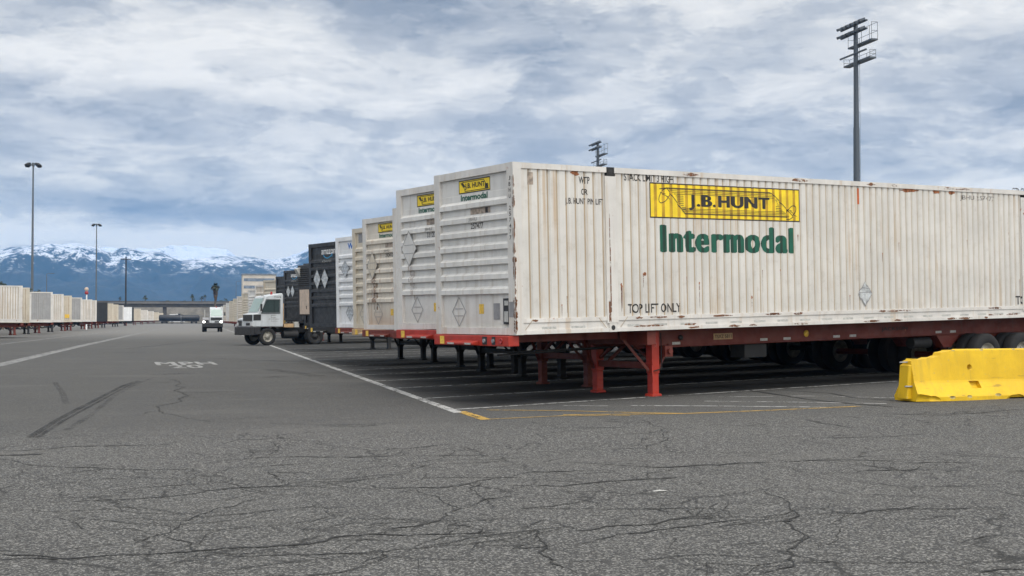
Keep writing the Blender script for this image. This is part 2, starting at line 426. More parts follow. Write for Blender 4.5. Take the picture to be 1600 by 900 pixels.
def asphalt_mat():
    m, t, b = new_mat('asphalt')
    c = t.coords('Object')
    x, y, z = t.sep(c)
    big = t.noise(c, .09, 4, .5); mid = t.noise(c, .55, 5, .6); grain = t.noise(c, 55., 4, .8); grain2 = t.noise(c, 90., 2, .6)
    vor = t.node('ShaderNodeTexVoronoi', feature='F1'); t.put(vor.inputs['Vector'], c); vor.inputs['Scale'].default_value = 80
    stone = t.sep(vor.outputs['Color'])[0]
    base = t.mix(t.ramp(big, .3, .7), (.049, .049, .048), (.071, .069, .066))
    base = t.mix(t.ramp(mid, .38, .66, 0, .5), base, (.040, .040, .041))
    # the stretch of lane beyond the cracked apron is a smoother, browner mix
    far = t.ramp(t.math('ADD', y, t.math('MULTIPLY', big, 3.)), 17., 21.)
    agg = t.mix(t.ramp(stone, .55, .95), base, (.27, .265, .25))
    agg = t.mix(t.ramp(stone, .0, .38, .75, 0), agg, (.030, .030, .031))
    agg = t.mix(t.ramp(grain, .40, .58, .60, 0), agg, (.045, .045, .046))
    agg = t.mix(t.ramp(grain2, .60, .72, 0, .55), agg, (.26, .255, .24))
    smooth = t.mix(t.ramp(grain, .35, .65, .45, 0), t.mix(.5, base, (.066, .064, .060)), (.05, .05, .05))
    col = t.mix(t.math('MULTIPLY', far, .55), agg, smooth)
    # the stalls are older, oil soaked asphalt, with shade under the containers painted in
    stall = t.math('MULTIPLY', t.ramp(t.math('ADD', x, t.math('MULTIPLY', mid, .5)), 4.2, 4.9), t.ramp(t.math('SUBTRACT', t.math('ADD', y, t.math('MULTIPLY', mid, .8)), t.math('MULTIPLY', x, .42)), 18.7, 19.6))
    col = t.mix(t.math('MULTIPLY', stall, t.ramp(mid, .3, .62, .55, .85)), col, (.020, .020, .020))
    # oil-dark wear bands along the lane and pale concrete far down
    streak = t.noise(t.scaled(c, (.9, .03, 1)), 1., 4, .6)
    col = t.mix(t.math('MULTIPLY', far, t.ramp(streak, .45, .7, 0, .35)), col, (.060, .060, .062))
    pale = t.ramp(t.math('ADD', y, t.math('MULTIPLY', mid, 30.)), 95., 175.)
    col = t.mix(t.math('MULTIPLY', pale, .7), col, (.20, .195, .185))
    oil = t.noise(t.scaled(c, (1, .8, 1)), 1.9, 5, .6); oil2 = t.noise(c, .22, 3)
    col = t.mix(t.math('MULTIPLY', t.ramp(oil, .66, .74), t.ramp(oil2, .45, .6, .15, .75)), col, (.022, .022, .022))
    worn_ = t.noise(t.scaled(c, (.35, .9, 1)), .5, 5, .65)
    col = t.mix(t.ramp(worn_, .52, .70, 0, .38), col, (.115, .112, .106))
    # hairline cracks
    nz = t.node('ShaderNodeTexNoise'); t.put(nz.inputs['Vector'], c); nz.inputs['Scale'].default_value = 1.3; nz.inputs['Detail'].default_value = 9; nz.inputs['Roughness'].default_value = .62
    w = t.vmath('ADD', t.scaled(c, (1, .62, 1)), t.vmath('MULTIPLY', t.vmath('SUBTRACT', nz.outputs['Color'], (.5, .5, .5)), (.9, .6, 0)))
    crackm = 0.
    for sc, wd, m0, off in ((.66, .009, .48, 0.), (1.5, .0135, .53, 40.)):
        ck = t.node('ShaderNodeTexVoronoi', feature='DISTANCE_TO_EDGE'); t.put(ck.inputs['Vector'], t.vmath('ADD', w, (off, off, 0))); ck.inputs['Scale'].default_value = sc
        one = t.math('MULTIPLY', t.ramp(ck.outputs['Distance'], wd * .45, wd, 1, 0), t.ramp(t.noise(t.vmath('ADD', c, (off, 3, 0)), .33, 4), m0, m0 + .07))
        crackm = t.math('MAXIMUM', crackm, one)
    crackm = t.math('MULTIPLY', crackm, t.ramp(grain, .30, .5, .45, 1.))
    crackm = t.math('MULTIPLY', crackm, t.ramp(far, 0, 1, .8, .08))
    col = t.mix(crackm, col, (.02, .02, .02))
    t.put(b.inputs['Base Color'], col); b.inputs['Roughness'].default_value = .92
    b.inputs['Specular IOR Level'].default_value = .25
    h = t.math('ADD', t.math('MULTIPLY', stone, .5), grain)
    bump(t, b, h, .5, .008)
    return m
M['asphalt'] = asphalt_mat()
def worn(name, col, lo=.42, hi=.56, scale=9., al=1.):
    """worn paint or rubber: the sheet lets the ground show where it has rubbed off"""
    m, t, b = new_mat(name); c = t.coords('Object')
    n = t.noise(c, scale, 6, .7); n2 = t.noise(c, 1.1, 3)
    a = t.ramp(t.math('ADD', t.math('MULTIPLY', n, .7), t.math('MULTIPLY', n2, .3)), lo, hi, 0, al)
    t.put(b.inputs['Base Color'], t.mix(t.ramp(n, .4, .7), [k * .75 for k in col], col))
    b.inputs['Roughness'].default_value = .85; t.put(b.inputs['Alpha'], a); return m
M['linewhite'] = worn('road_paint_white', (.44, .44, .43), .40, .54, 7)
M['linefaint'] = worn('road_paint_worn_white', (.36, .36, .35), .40, .56, 9, .7)
M['linewide'] = worn('wide_worn_line', (.27, .27, .265), .30, .58, 3, .9)
M['legend'] = worn('legend_paint', (.34, .34, .33), .32, .50, 6, .85)
M['lineyellow'] = worn('road_paint_yellow', (.50, .31, .06), .34, .54, 9, .9)
M['skid'] = worn('tyre_rubber_on_asphalt', (.022, .022, .023), .34, .60, 5., .75)
M['skidfaint'] = worn('faint_tyre_rubber', (.03, .03, .031), .40, .66, 5., .5)
M['crack'] = plain('crack_dark', (.016, .016, .016), 1.)
M['rustworn'] = worn('flaking_rust', (.20, .085, .04), .40, .52, 14, .9)
M['tar'] = plain('tar_seal', (.02, .02, .021), .7)

exec_order = None
# ------------------------------------------------------------------ ground, markings
def ground_sheet():
    xs = [-8900, -3000, -300, -60, -20, -4, 4, 8, 12, 16, 20, 24, 28, 60, 300, 3000, 8900]; ys = [-590, -100, -10, 10, 30, 60, 120, 300, 1000, 5000, 7400]
    vs = [(x, y, gz(x)) for y in ys for x in xs]; n = len(xs)
    fs = [(j * n + i, j * n + i + 1, (j + 1) * n + i + 1, (j + 1) * n + i) for j in range(len(ys) - 1) for i in range(n - 1)]
    mb = MB(); mb.add(vs, fs)
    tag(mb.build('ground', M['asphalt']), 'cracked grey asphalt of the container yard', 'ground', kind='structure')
ground_sheet()
rnd = random.Random(7)
def strip(name, pts, w, mat, z=.004, label=None, kind='structure', jag=0., taper=False, cat=None):
    """a painted strip along ground points (Vectors), following the ground's slope"""
    mb = MB(); strip_into(mb, pts, w, z, jag, taper)
    o = mb.build(name, mat); return tag(o, label, cat, kind=kind)
def strip_into(mb, pts, w, z=.004, jag=0., taper=False):
    fine = []
    for a, b in zip(pts[:-1], pts[1:]):
        n = max(1, int((b - a).length / 1.0))
        for k in range(n): fine.append(a.lerp(b, k / n))
    fine.append(pts[-1]); vs = []
    for i, p in enumerate(fine):
        a = fine[max(0, i - 1)]; b = fine[min(len(fine) - 1, i + 1)]; d = (b - a); d.z = 0
        if d.length < 1e-6: d = Vector((1, 0, 0))
        d.normalize(); nn = Vector((-d.y, d.x, 0)); ww = w / 2
        if taper: ww *= (.3 + .7 * math.sin(math.pi * (i + .5) / len(fine)) ** .6) * (.42 + .85 * abs(d.x) ** 2) * (p.y / 10.5) ** .8
        if jag: ww *= rnd.uniform(1 - jag, 1 + jag)
        for q in (p + nn * ww, p - nn * ww): vs.append((q.x, q.y, gz(q.x) + z))
    mb.add(vs, [(2 * i, 2 * i + 1, 2 * i + 3, 2 * i + 2) for i in range(len(fine) - 1)])
G = ground
LX = ground(745, 655).x      # lane edge line
strip('lane_edge_line', [Vector((LX, ground(722, 645).y, 0)), Vector((LX, 66, 0))], .17, M['linewhite'], label='white painted line along the front of the stalls')
strip('lane_edge_line', [Vector((LX, 66, 0)), Vector((LX, 380, 0))], .16, M['linewhite'], label='white painted line beyond the yard tractor')
strip('yellow_corner_line', [G(720, 643), G(760, 656)], .17, M['lineyellow'], label='yellow end of the lane edge line')
lw = [G(0, 570), G(120, 542), G(240, 516)]
strip('lane_left_line', [lw[0] + (lw[0] - lw[2]).normalized() * 25, lw[0], lw[1], lw[2], G(262, 512)], .5, M['linewide'], label='wide pale line along the far edge of the lane')
strip('far_lane_line', [G(0, 538), G(120, 524), G(235, 512)], .3, M['linefaint'], z=.003, label='faint line before the opposite row of stalls')
LY = .40                      # direction of the stall lines
ld = Vector((math.cos(LY), math.sin(LY), 0))
def ground_line_y(px, py): return ground(px, py).y
sy = [ground(720, 640).y + .05, ground(670, 622.5).y, ground(627, 606.5).y]
pitch_y = (sy[2] - sy[0]) / 2
for k in range(14):
    y0 = sy[k] if k < 3 else sy[2] + (k - 2) * pitch_y
    a = Vector((LX + .1, y0, 0)); strip('stall_line', [a, a + ld * 17], .10 if k else .12, M['linewhite'] if k else M['linewhite'], label='white stall line running under the containers')
# the striped no-parking wedge beside the first container
strip('yellow_border_line', [G(880, 648.5), G(1070, 646.5), G(1200, 641.5), G(1345, 635)], .10, M['lineyellow'], z=.005, label='yellow border of the striped wedge')
strip('yellow_border_line', [G(760, 641), G(875, 642), G(990, 645), G(1066, 646.3)], .07, M['lineyellow'], z=.006, label='thin yellow stripe of the wedge')
strip('yellow_border_line', [G(765, 655.5), G(880, 650), G(985, 649.4)], .06, M['lineyellow'], z=.0065, label='worn yellow stripe near the lane')
strip('hatch_line', [G(985, 634), G(1120, 634.6), G(1290, 636.5)], .09, M['linewhite'], label='white hatch stripe')
strip('hatch_line', [G(1100, 627), G(1240, 628.5), G(1385, 631)], .08, M['linewhite'], label='white hatch stripe')
strip('hatch_line', [G(1122, 620.5), G(1260, 619), G(1400, 622)], .07, M['linewhite'], label='white hatch stripe')
strip('hatch_line', [G(880, 634), G(950, 634.5)], .06, M['linewhite'], label='white hatch stripe')
strip('tar_seam', [G(1130, 604), G(1210, 616), G(1262, 624), G(1330, 631), G(1395, 635.5)], .07, M['tar'], z=.007, jag=.5, label='black tar seam')
strip('tar_seam', [G(1225, 610), G(1300, 615), G(1335, 622), G(1400, 626)], .05, M['tar'], z=.0075, jag=.5, label='black tar seam')
strip('skid_mark', [G(46, 684), G(90, 656), G(140, 630), G(190, 604), G(216, 595)], .10, M['skid'], z=.005, label='black tyre mark')
strip('skid_mark', [G(58, 684), G(100, 657), G(150, 630), G(200, 603), G(219, 596)], .06, M['skid'], z=.0055, label='black tyre mark')
strip('skid_mark', [G(105, 672), G(140, 650), G(180, 618), G(205, 604), G(235, 592)], .10, M['skidfaint'], z=.006, label='faint tyre mark')
strip('skid_mark', [G(86, 598), G(97, 613), G(104, 632)], .12, M['skidfaint'], z=.006, label='faint tyre mark')
for a, b in (((150, 552), (215, 551)), ((420, 590), (440, 588)), ((240, 586), (300, 583)), ((330, 560), (480, 566)), ((420, 577), (500, 588)), ((200, 545), (320, 532))):
    strip('oil_smear', [G(*a), G(*b)], .5, M['skidfaint'], z=.0035, label='dark oily smear on the lane')
def legend():
    a = G(245, 570.8); b = a + Vector((1.93, .12, 0))
    def lay_text(s, pa, pb, hgt, name):
        bm = fit(fat_text_bm(s, .03, .012, 30), 0, 1, 0, 1); d = pb - pa; n = Vector((-d.y, d.x, 0)).normalized()
        for q in bm.verts:
            w = pa + d * q.co.x + n * hgt * q.co.y; q.co = (w.x, w.y, gz(w.x) + .005)
        me = bpy.data.meshes.new(name); bm.to_mesh(me); bm.free(); me.materials.append(M['legend'])
        tag(put_mesh(name, me), 'white painted speed legend on the lane', kind='structure')
    lay_text('MPH', a, b, 3.1, 'road_legend'); c_ = G(268, 575.4); lay_text('20', c_, c_ + Vector((.98, .06, 0)), 2.6, 'road_legend')
legend()
def cracks():
    L = lambda pts: [(x / 2, 450 + y / 2) for x, y in pts]
    Rr = lambda pts: [(800 + x / 2, 450 + y / 2) for x, y in pts]
    P = [(L([(0, 850), (120, 845), (240, 845), (380, 835), (520, 830), (640, 820), (760, 812), (900, 805), (1000, 795), (1080, 775), (1160, 770), (1280, 775), (1400, 770), (1550, 765)]), 1.5),
         (L([(420, 805), (440, 790), (505, 770), (560, 745), (600, 720), (660, 700), (740, 680), (800, 655)]), 1.1),
         (L([(505, 770), (540, 785), (590, 795), (600, 820), (640, 822)]), 1.1), (L([(0, 830), (130, 838), (200, 850)]), 1.2),
         (L([(180, 670), (300, 665), (400, 662), (500, 655), (600, 645), (640, 635), (740, 625), (860, 620), (960, 605), (1100, 605), (1200, 590), (1260, 580)]), .9),
         (L([(0, 510), (120, 505), (240, 495), (400, 492), (540, 490)]), 1.1), (L([(0, 524), (80, 522), (135, 518)]), 2.2),
         (L([(0, 530), (60, 545), (200, 560), (350, 565), (460, 570), (600, 565), (610, 590), (590, 600)]), .9),
         (L([(870, 455), (890, 475), (860, 510), (830, 530)]), .9), (L([(835, 575), (870, 600), (880, 610)]), 1.4),
         (L([(640, 550), (760, 535), (900, 528), (1100, 530), (1300, 525), (1600, 520)]), .8),
         (L([(1090, 600), (1180, 625), (1300, 625), (1430, 620), (1600, 590)]), 1.), (L([(1300, 630), (1380, 665), (1440, 690), (1380, 720), (1400, 760)]), 1.3),
         (L([(1440, 690), (1520, 660), (1600, 650)]), 1.1), (L([(1380, 720), (1300, 745), (1200, 755)]), 1.1), (L([(1400, 740), (1460, 745), (1500, 770), (1600, 800)]), 1.2),
         (L([(1500, 610), (1500, 650), (1540, 690)]), 1.), (L([(1190, 820), (1210, 840), (1190, 860)]), 1.5), (L([(640, 820), (700, 838), (900, 835), (1100, 830), (1300, 815), (1480, 800)]), .7),
         (L([(1260, 580), (1320, 545), (1400, 500)]), .6), (L([(700, 420), (900, 425), (1130, 435), (1180, 420)]), .5),
         (L([(640, 640), (660, 600), (720, 560)]), .6), (L([(740, 590), (760, 625), (840, 640)]), .8),
         (L([(525, 285), (545, 320), (545, 360), (562, 402)]), 1.6), (L([(562, 402), (640, 415), (700, 420)]), .7),
         (Rr([(0, 618), (160, 620), (300, 605), (430, 598), (520, 592)]), 1.4), (Rr([(180, 545), (340, 555), (470, 562), (580, 555), (700, 548), (800, 545)]), 1.3),
         (Rr([(720, 525), (860, 545), (1000, 538), (1130, 540), (1260, 548), (1440, 545)]), 1.1), (Rr([(1080, 573), (1200, 570), (1320, 570)]), 1.4),
         (Rr([(800, 630), (850, 660), (870, 690), (890, 715), (850, 730), (880, 755), (930, 780), (870, 815), (860, 850), (880, 855), (830, 880), (790, 895)]), 1.5),
         (Rr([(870, 680), (960, 690), (1040, 705), (1090, 705), (1200, 690), (1400, 690), (1540, 690)]), 1.1),
         (Rr([(0, 690), (200, 690), (400, 690), (560, 688), (640, 690), (680, 705), (740, 715), (840, 720)]), .8),
         (Rr([(100, 725), (160, 745), (210, 760), (300, 745), (430, 740), (490, 725), (600, 715), (640, 712)]), 1.2),
         (Rr([(250, 790), (330, 770), (480, 755), (620, 735), (740, 725)]), 1.), (Rr([(40, 740), (75, 770), (100, 800), (90, 830), (120, 860), (160, 875), (210, 895)]), 1.5),
         (Rr([(0, 590), (60, 575), (120, 575), (300, 570)]), .8), (Rr([(530, 600), (600, 615)]), .7), (Rr([(340, 400), (440, 430), (490, 450), (490, 470), (440, 490), (420, 500), (450, 520)]), .8),
         (Rr([(820, 465), (1000, 470), (1180, 465), (1300, 455)]), .8), (Rr([(1110, 395), (1250, 395), (1440, 392), (1600, 380)]), .9), (Rr([(540, 865), (600, 885), (640, 895)]), 1.2),
         (Rr([(1450, 890), (1600, 880)]), 1.4), (Rr([(1400, 800), (1500, 830), (1600, 840)]), .6), (Rr([(60, 420), (150, 440), (200, 455)]), .6), (Rr([(0, 815), (80, 812), (120, 805)]), .9),
         (Rr([(1040, 705), (1010, 740), (1020, 770), (960, 820)]), .5), (Rr([(1240, 548), (1300, 565), (1500, 580)]), .6), (L([(0, 625), (200, 610), (420, 590), (600, 600)]), .5),
         (L([(60, 690), (200, 700), (360, 690)]), .5), (L([(960, 640), (1000, 690), (1100, 720), (1200, 755)]), .5)]
    mb = MB()
    def frac(a, b, depth, amp):
        if depth == 0: return [a]
        d = b - a; n = Vector((-d.y, d.x, 0)); m = (a + b) / 2 + n * rnd.gauss(0, amp)
        return frac(a, m, depth - 1, amp) + frac(m, b, depth - 1, amp)
    for pts, w in P:
        g = [G(*p) for p in pts]; full = []
        for a, b in zip(g[:-1], g[1:]):
            full += frac(a, b, 4 if (b - a).length > 1 else 3, .075)
        full.append(g[-1])
        strip_into(mb, full, .021 * w, .0045, .55, True)
        for k in range(0, len(full) - 1):            # short side branches
            if rnd.random() < .12:
                d = full[k + 1] - full[k]; ang = rnd.choice((-1, 1)) * rnd.uniform(.6, 1.5); L2 = rnd.uniform(.25, 1.3)
                v = Matrix.Rotation(ang, 3, 'Z') @ d.normalized() * L2
                br = frac(full[k], full[k] + v, 2, .14) + [full[k] + v]
                strip_into(mb, br, .012, .0055, .6, True)
    tag(mb.build('asphalt_cracks', M['crack']), 'dark cracks across the near asphalt', kind='structure')
cracks()

# ------------------------------------------------------------------ shipping containers
CL, CW, CH = 16.15, 2.59, 2.9
HW = CW / 2
RIB = .187
SIDE_BREAKS = []
def rib_profile(a, b):
    """fold lines of a corrugated side between x = a and b: list of (x, depth, groove)"""
    n = max(1, round((b - a) / RIB)); p = (b - a) / n; out = []
    for k in range(n):
        x = a + k * p
        out += [(x + .012, 0), (x + p - .062, 0), (x + p - .047, -.023), (x + p - .015, -.023)]
    return [(a, 0)] + out + [(b, 0)]
SECTIONS = [(.17, 1.94), (2.20, 13.95), (14.21, 15.98)]
PROFILE = []
for s_ in SECTIONS: PROFILE += rib_profile(*s_)
def side_depth(x):
    for (a, da), (b, db) in zip(PROFILE[:-1], PROFILE[1:]):
        if a <= x <= b: return da if b - a < 1e-9 else da + (db - da) * (x - a) / (b - a)
    return 0
SIDE_CUTS = sorted({round(x, 5) for x, d in PROFILE})
SIDE_IN = .018                     # the corrugated skin sits behind the rails
# front wall: seven horizontal ridges between a plain upper and a plain lower panel
FP = [(.12, 0), (.70, 0)]
for k in range(7):
    z = .70 + k * .253
    FP += [(z + .004, -.055), (z + .085, -.055), (z + .135, -.004), (z + .249, -.004)]
FP += [(2.472, 0), (2.78, 0)]
FRONT_IN = .05
def front_depth(z):
    for (a, da), (b, db) in zip(FP[:-1], FP[1:]):
        if a <= z <= b: return da + (db - da) * (z - a) / (b - a)
    return 0
FRONT_CUTS = [z for z, d in FP]

def frame_mb():
    f = MB()
    for s in (-1, 1):
        y0, y1 = sorted((s * HW, s * (HW - .19)))
        f.box(-.004, .165, y0, y1, 0, CH)                    # front corner posts
        f.box(CL - .165, CL + .004, y0, y1, 0, CH)
        yo, yi = s * HW, s * (HW - .10)
        a, b = sorted((yo, yi))
        f.box(.165, CL - .165, a, b, CH - .10, CH - .004)    # top rail
        # bottom rail: a lip, a recessed web and a flange
        a, b = sorted((s * (HW - .006), s * (HW - .10))); f.box(.165, CL - .165, a, b, .20, .27)
        a, b = sorted((s * (HW - .022), s * (HW - .10))); f.box(.165, CL - .165, a, b, .07, .20)
        a, b = sorted((s * HW, s * (HW - .14))); f.box(.165, CL - .165, a, b, 0.004, .07)
        for x in (2.07, CL - 2.07):
            a, b = sorted((s * (HW + .003), s * (HW - .14))); f.box(x - .125, x + .125, a, b, .16, CH - .16)
    f.box(0, .14, -HW + .19, HW - .19, CH - .13, CH - .003)      # header
    f.box(0, .14, -HW + .19, HW - .19, 0.003, .12)               # sill
    f.box(CL - .14, CL, -HW + .19, HW - .19, CH - .13, CH - .003); f.box(CL - .14, CL, -HW + .19, HW - .19, 0.003, .12)
    return f
def side_mb(s):
    mb = MB()
    for a, b in SECTIONS:
        pr = rib_profile(a, b); pr = [(a - .01, 0)] + pr + [(b + .01, 0)]
        for (x0, d0), (x1, d1) in zip(pr[:-1], pr[1:]):
            y0, y1 = s * (HW - SIDE_IN + d0), s * (HW - SIDE_IN + d1)
            mb.add([(x0, y0, .26), (x1, y1, .26), (x1, y1, CH - .09), (x0, y0, CH - .09)], [(0, 1, 2, 3)], 1 if (d0 < -.001 and d1 < -.001) or d1 < d0 else 0)
    return mb
def front_mb():
    mb = MB()
    for (z0, d0), (z1, d1) in zip(FP[:-1], FP[1:]):
        y = HW - .18; x0, x1 = FRONT_IN + d0, FRONT_IN + d1
        mb.add([(x0, -y, z0), (x0, y, z0), (x1, y, z1), (x1, -y, z1)], [(0, 1, 2, 3)])
    for s in (-1, 1):  # closing cheeks of the ridges
        for k in range(7):
            z = .70 + k * .253; y = s * (HW - .181)
            mb.add([(FRONT_IN, y, z), (FRONT_IN - .055, y, z + .004), (FRONT_IN - .055, y, z + .085), (FRONT_IN, y, z + .135)], [(0, 1, 2, 3)])
    return mb
def roof_mb():
    mb = MB(); mb.box(.14, CL - .14, -HW + .1, HW - .1, CH - .06, CH - .02); return mb
def door_mb():
    mb = MB(); mb.box(CL - .12, CL - .04, -HW + .19, HW - .19, .12, CH - .13)
    for y in (-.75, -.3, .3, .75): mb.cyl((CL - .02, y, .1), (CL - .02, y, CH - .1), .018, n=6)
    return mb
def floor_mb():
    mb = MB(); mb.box(.14, CL - .14, -HW + .14, HW - .14, .06, .12)
    for k in range(40): mb.box(.4 + k * .4, .46 + k * .4, -HW + .14, HW - .14, .008, .06)
    return mb
def casting_mb(x, s, z):
    mb = MB(); a, b = sorted((s * (HW + .006), s * (HW - .16))); mb.box(x - .085, x + .085, a, b, z, z + .155)
    return mb
def castinghole_mb(x, s, z):
    mb = MB(); y = s * (HW + .008); mb.lathe((x, y, z + .075), (0, s, 0), [(0, .045), (.001, 0.0)], 10); return mb

STYLE = {  # frame, side, groove, front, roof
    'worn_white': ('frame_white', 'white', 'groove', 'front_white'),
    'rusty': ('frame_white', 'white', 'groove', 'front_rusty'),
    'cream': ('cream', 'cream', 'groove', 'cream'),
    'grey': ('frame_white', 'grey', 'grey', 'front_white'),
    'clean': ('clean', 'clean', 'clean', 'clean'),
    'black': ('black', 'black', 'black', 'black')}
_cc = {}
def container(style, loc, yaw, pitch, label, group, hz=1.0, detail=True):
    root = empty('shipping_container', loc, yaw, pitch, label, 'container', group)
    root.scale = (1, 1, hz)
    key = style
    if key not in _cc:
        fr, si, gr, fo = (M[k] for k in STYLE[style])
        _cc[key] = [('frame', frame_mb().mesh('frame', fr)), ('side_wall', side_mb(-1).mesh('side_wall', [si, gr])), ('side_wall', side_mb(1).mesh('side_wall', [si, gr])),
                    ('front_wall', front_mb().mesh('front_wall', fo)), ('roof', roof_mb().mesh('roof', si)), ('rear_door', door_mb().mesh('rear_door', si)), ('floor', floor_mb().mesh('floor', M['darksteel']))]
    for n, me in _cc[key]: put_mesh(n, me, root)
    if detail:
        for x in (2.07,):
            for s in (-1, 1):
                for z, mt in ((CH - .158, M['darksteel']), (.0, M['frame_white'] if style != 'black' else M['black'])):
                    if ('cast', z, style, s) not in _cc:
                        _cc[('cast', z, style, s)] = casting_mb(x, s, z).mesh('corner_casting', mt); _cc[('hole', z, s)] = castinghole_mb(x, s, z).mesh('lifting_hole', M['blackpaint'])
                    c = put_mesh('corner_casting', _cc[('cast', z, style, s)], root); put_mesh('lifting_hole', _cc[('hole', z, s)], c)
    return root

def mat_of(root):
    return Matrix.LocRotScale(root.location, root.rotation_euler, root.scale)
def side_uv(root, px, py, s=-1):
    I = mat_of(root).inverted(); o = I @ Vector((0, 0, CAMH)); d = (I.to_3x3() @ ray(px, py)); t = (s * (HW - SIDE_IN) - o.y) / d.y
    p = o + d * t; return p.x, p.z
def front_uv(root, px, py):
    I = mat_of(root).inverted(); o = I @ Vector((0, 0, CAMH)); d = (I.to_3x3() @ ray(px, py)); t = (FRONT_IN - .03 - o.x) / d.x
    p = o + d * t; return -p.y, p.z
def on_side(e=.003): return lambda u, v: (u, -(HW - SIDE_IN + side_depth(u)) - e, v)
def on_front(e=.003): return lambda u, v: (FRONT_IN + front_depth(v) - e, -u, v)
def on_post(e=.003): return lambda u, v: (-.004 - e, -u, v)
def on_rail(e=.003): return lambda u, v: (u, -HW - e, v)
def side_art(root, bm, name, mat, e=.003):
    o = lay(bm, 0, SIDE_CUTS, on_side(e), name, mat, root)
    if mat in GROOVED:               # yellow and green artwork gets a darker colour inside the grooves
        o.data.materials.append(GROOVED[mat])
        for p in o.data.polygons:
            if side_depth(p.center.x) < -.004: p.material_index = 1
    return o
def front_art(root, bm, name, mat, e=.003): return lay(bm, 1, FRONT_CUTS, on_front(e), name, mat, root)
def side_text(root, s, px0, py0, px1, py1, mat='inkblack', off=.012, name='lettering'):
    """text whose box runs from (px0, py0 top) to (px1, py1 bottom) of the photograph, on the near side"""
    xm = (py0 + py1) / 2
    u0, _ = side_uv(root, px0, xm); u1, _ = side_uv(root, px1, xm); xm = (px0 + px1) / 2
    _, v1 = side_uv(root, xm, py0); _, v0 = side_uv(root, xm, py1)
    return side_art(root, fit(text_bm(s, off), u0, u1, v0, v1), name, M[mat])
def front_box(root, px0, py0, px1, py1):
    u0, _ = front_uv(root, px0, (py0 + py1) / 2); u1, _ = front_uv(root, px1, (py0 + py1) / 2); xm = (px0 + px1) / 2
    _, v1 = front_uv(root, xm, py0); _, v0 = front_uv(root, xm, py1); return u0, u1, v0, v1
def front_text(root, s, u0, u1, v0, v1, mat='inkblack', off=.012, name='lettering', e=.003):
    return front_art(root, fit(text_bm(s, off), u0, u1, v0, v1), name, M[mat], e)
def rect(u0, u1, v0, v1): return [(u0, v0), (u1, v0), (u1, v1), (u0, v1)]
def frame_lines(u0, u1, v0, v1, w):
    return strokes_bm([([(u0, v0), (u1, v0)], w), ([(u1, v0), (u1, v1)], w), ([(u1, v1), (u0, v1)], w), ([(u0, v1), (u0, v0)], w)])
def diamond(c, w, h): return [(c[0], c[1] - h / 2), (c[0] + w / 2, c[1]), (c[0], c[1] + h / 2), (c[0] - w / 2, c[1])]
def scroll_lines(u0, u1, v0, v1, w):
    """the unrolled scroll on the yellow panel: slanted ends, rolled corners, fine shading lines"""
    W, H = u1 - u0, v1 - v0
    X = lambda a: u0 + a * W
    Y = lambda b: v0 + b * H
    l = []
    l.append(([(X(.10), Y(.90)), (X(.79), Y(.90)), (X(.815), Y(.86)), (X(.965), Y(.10))], w))
    l.append(([(X(.055), Y(.86)), (X(.10), Y(.90)), (X(.215), Y(.10)), (X(.92), Y(.10))], w))
    for k in range(4):
        b = .87 - k * .05; l.append(([(X(.12 + k * .008), Y(b)), (X(.80 + k * .008), Y(b))], w * .55))
        b = .13 + k * .045; l.append(([(X(.205 - k * .006), Y(b)), (X(.93 - k * .01), Y(b))], w * .55))
    for k in range(9):
        b = .72 - k * .06; xa = .135 + (.87 - b) * .105; l.append(([(X(xa), Y(b)), (X(.205 if b > .35 else .225), Y(b))], w * .7))
        b = .30 + k * .055; xb = .945 - b * .155 + .0; l.append(([(X(.845 if k > 4 else .835), Y(b - .08)), (X(xb), Y(b - .08))], w * .7))
    for cx, cyy, sgn in ((.085, .66, 1), (.945, .26, -1)):   # rolled corners
        pts = [(X(cx + .045 * math.cos(t) * .8), Y(cyy + .24 * math.sin(t + .6))) for t in [i * math.pi / 9 for i in range(19)]]
        l.append((pts, w * .9))
        for k in range(3):
            l.append(([(X(cx - .028 + k * .02), Y(cyy + .10 - .06 * k)), (X(cx + .006 + k * .016), Y(cyy + .05 - .09 * k))], w * .7))
    return l

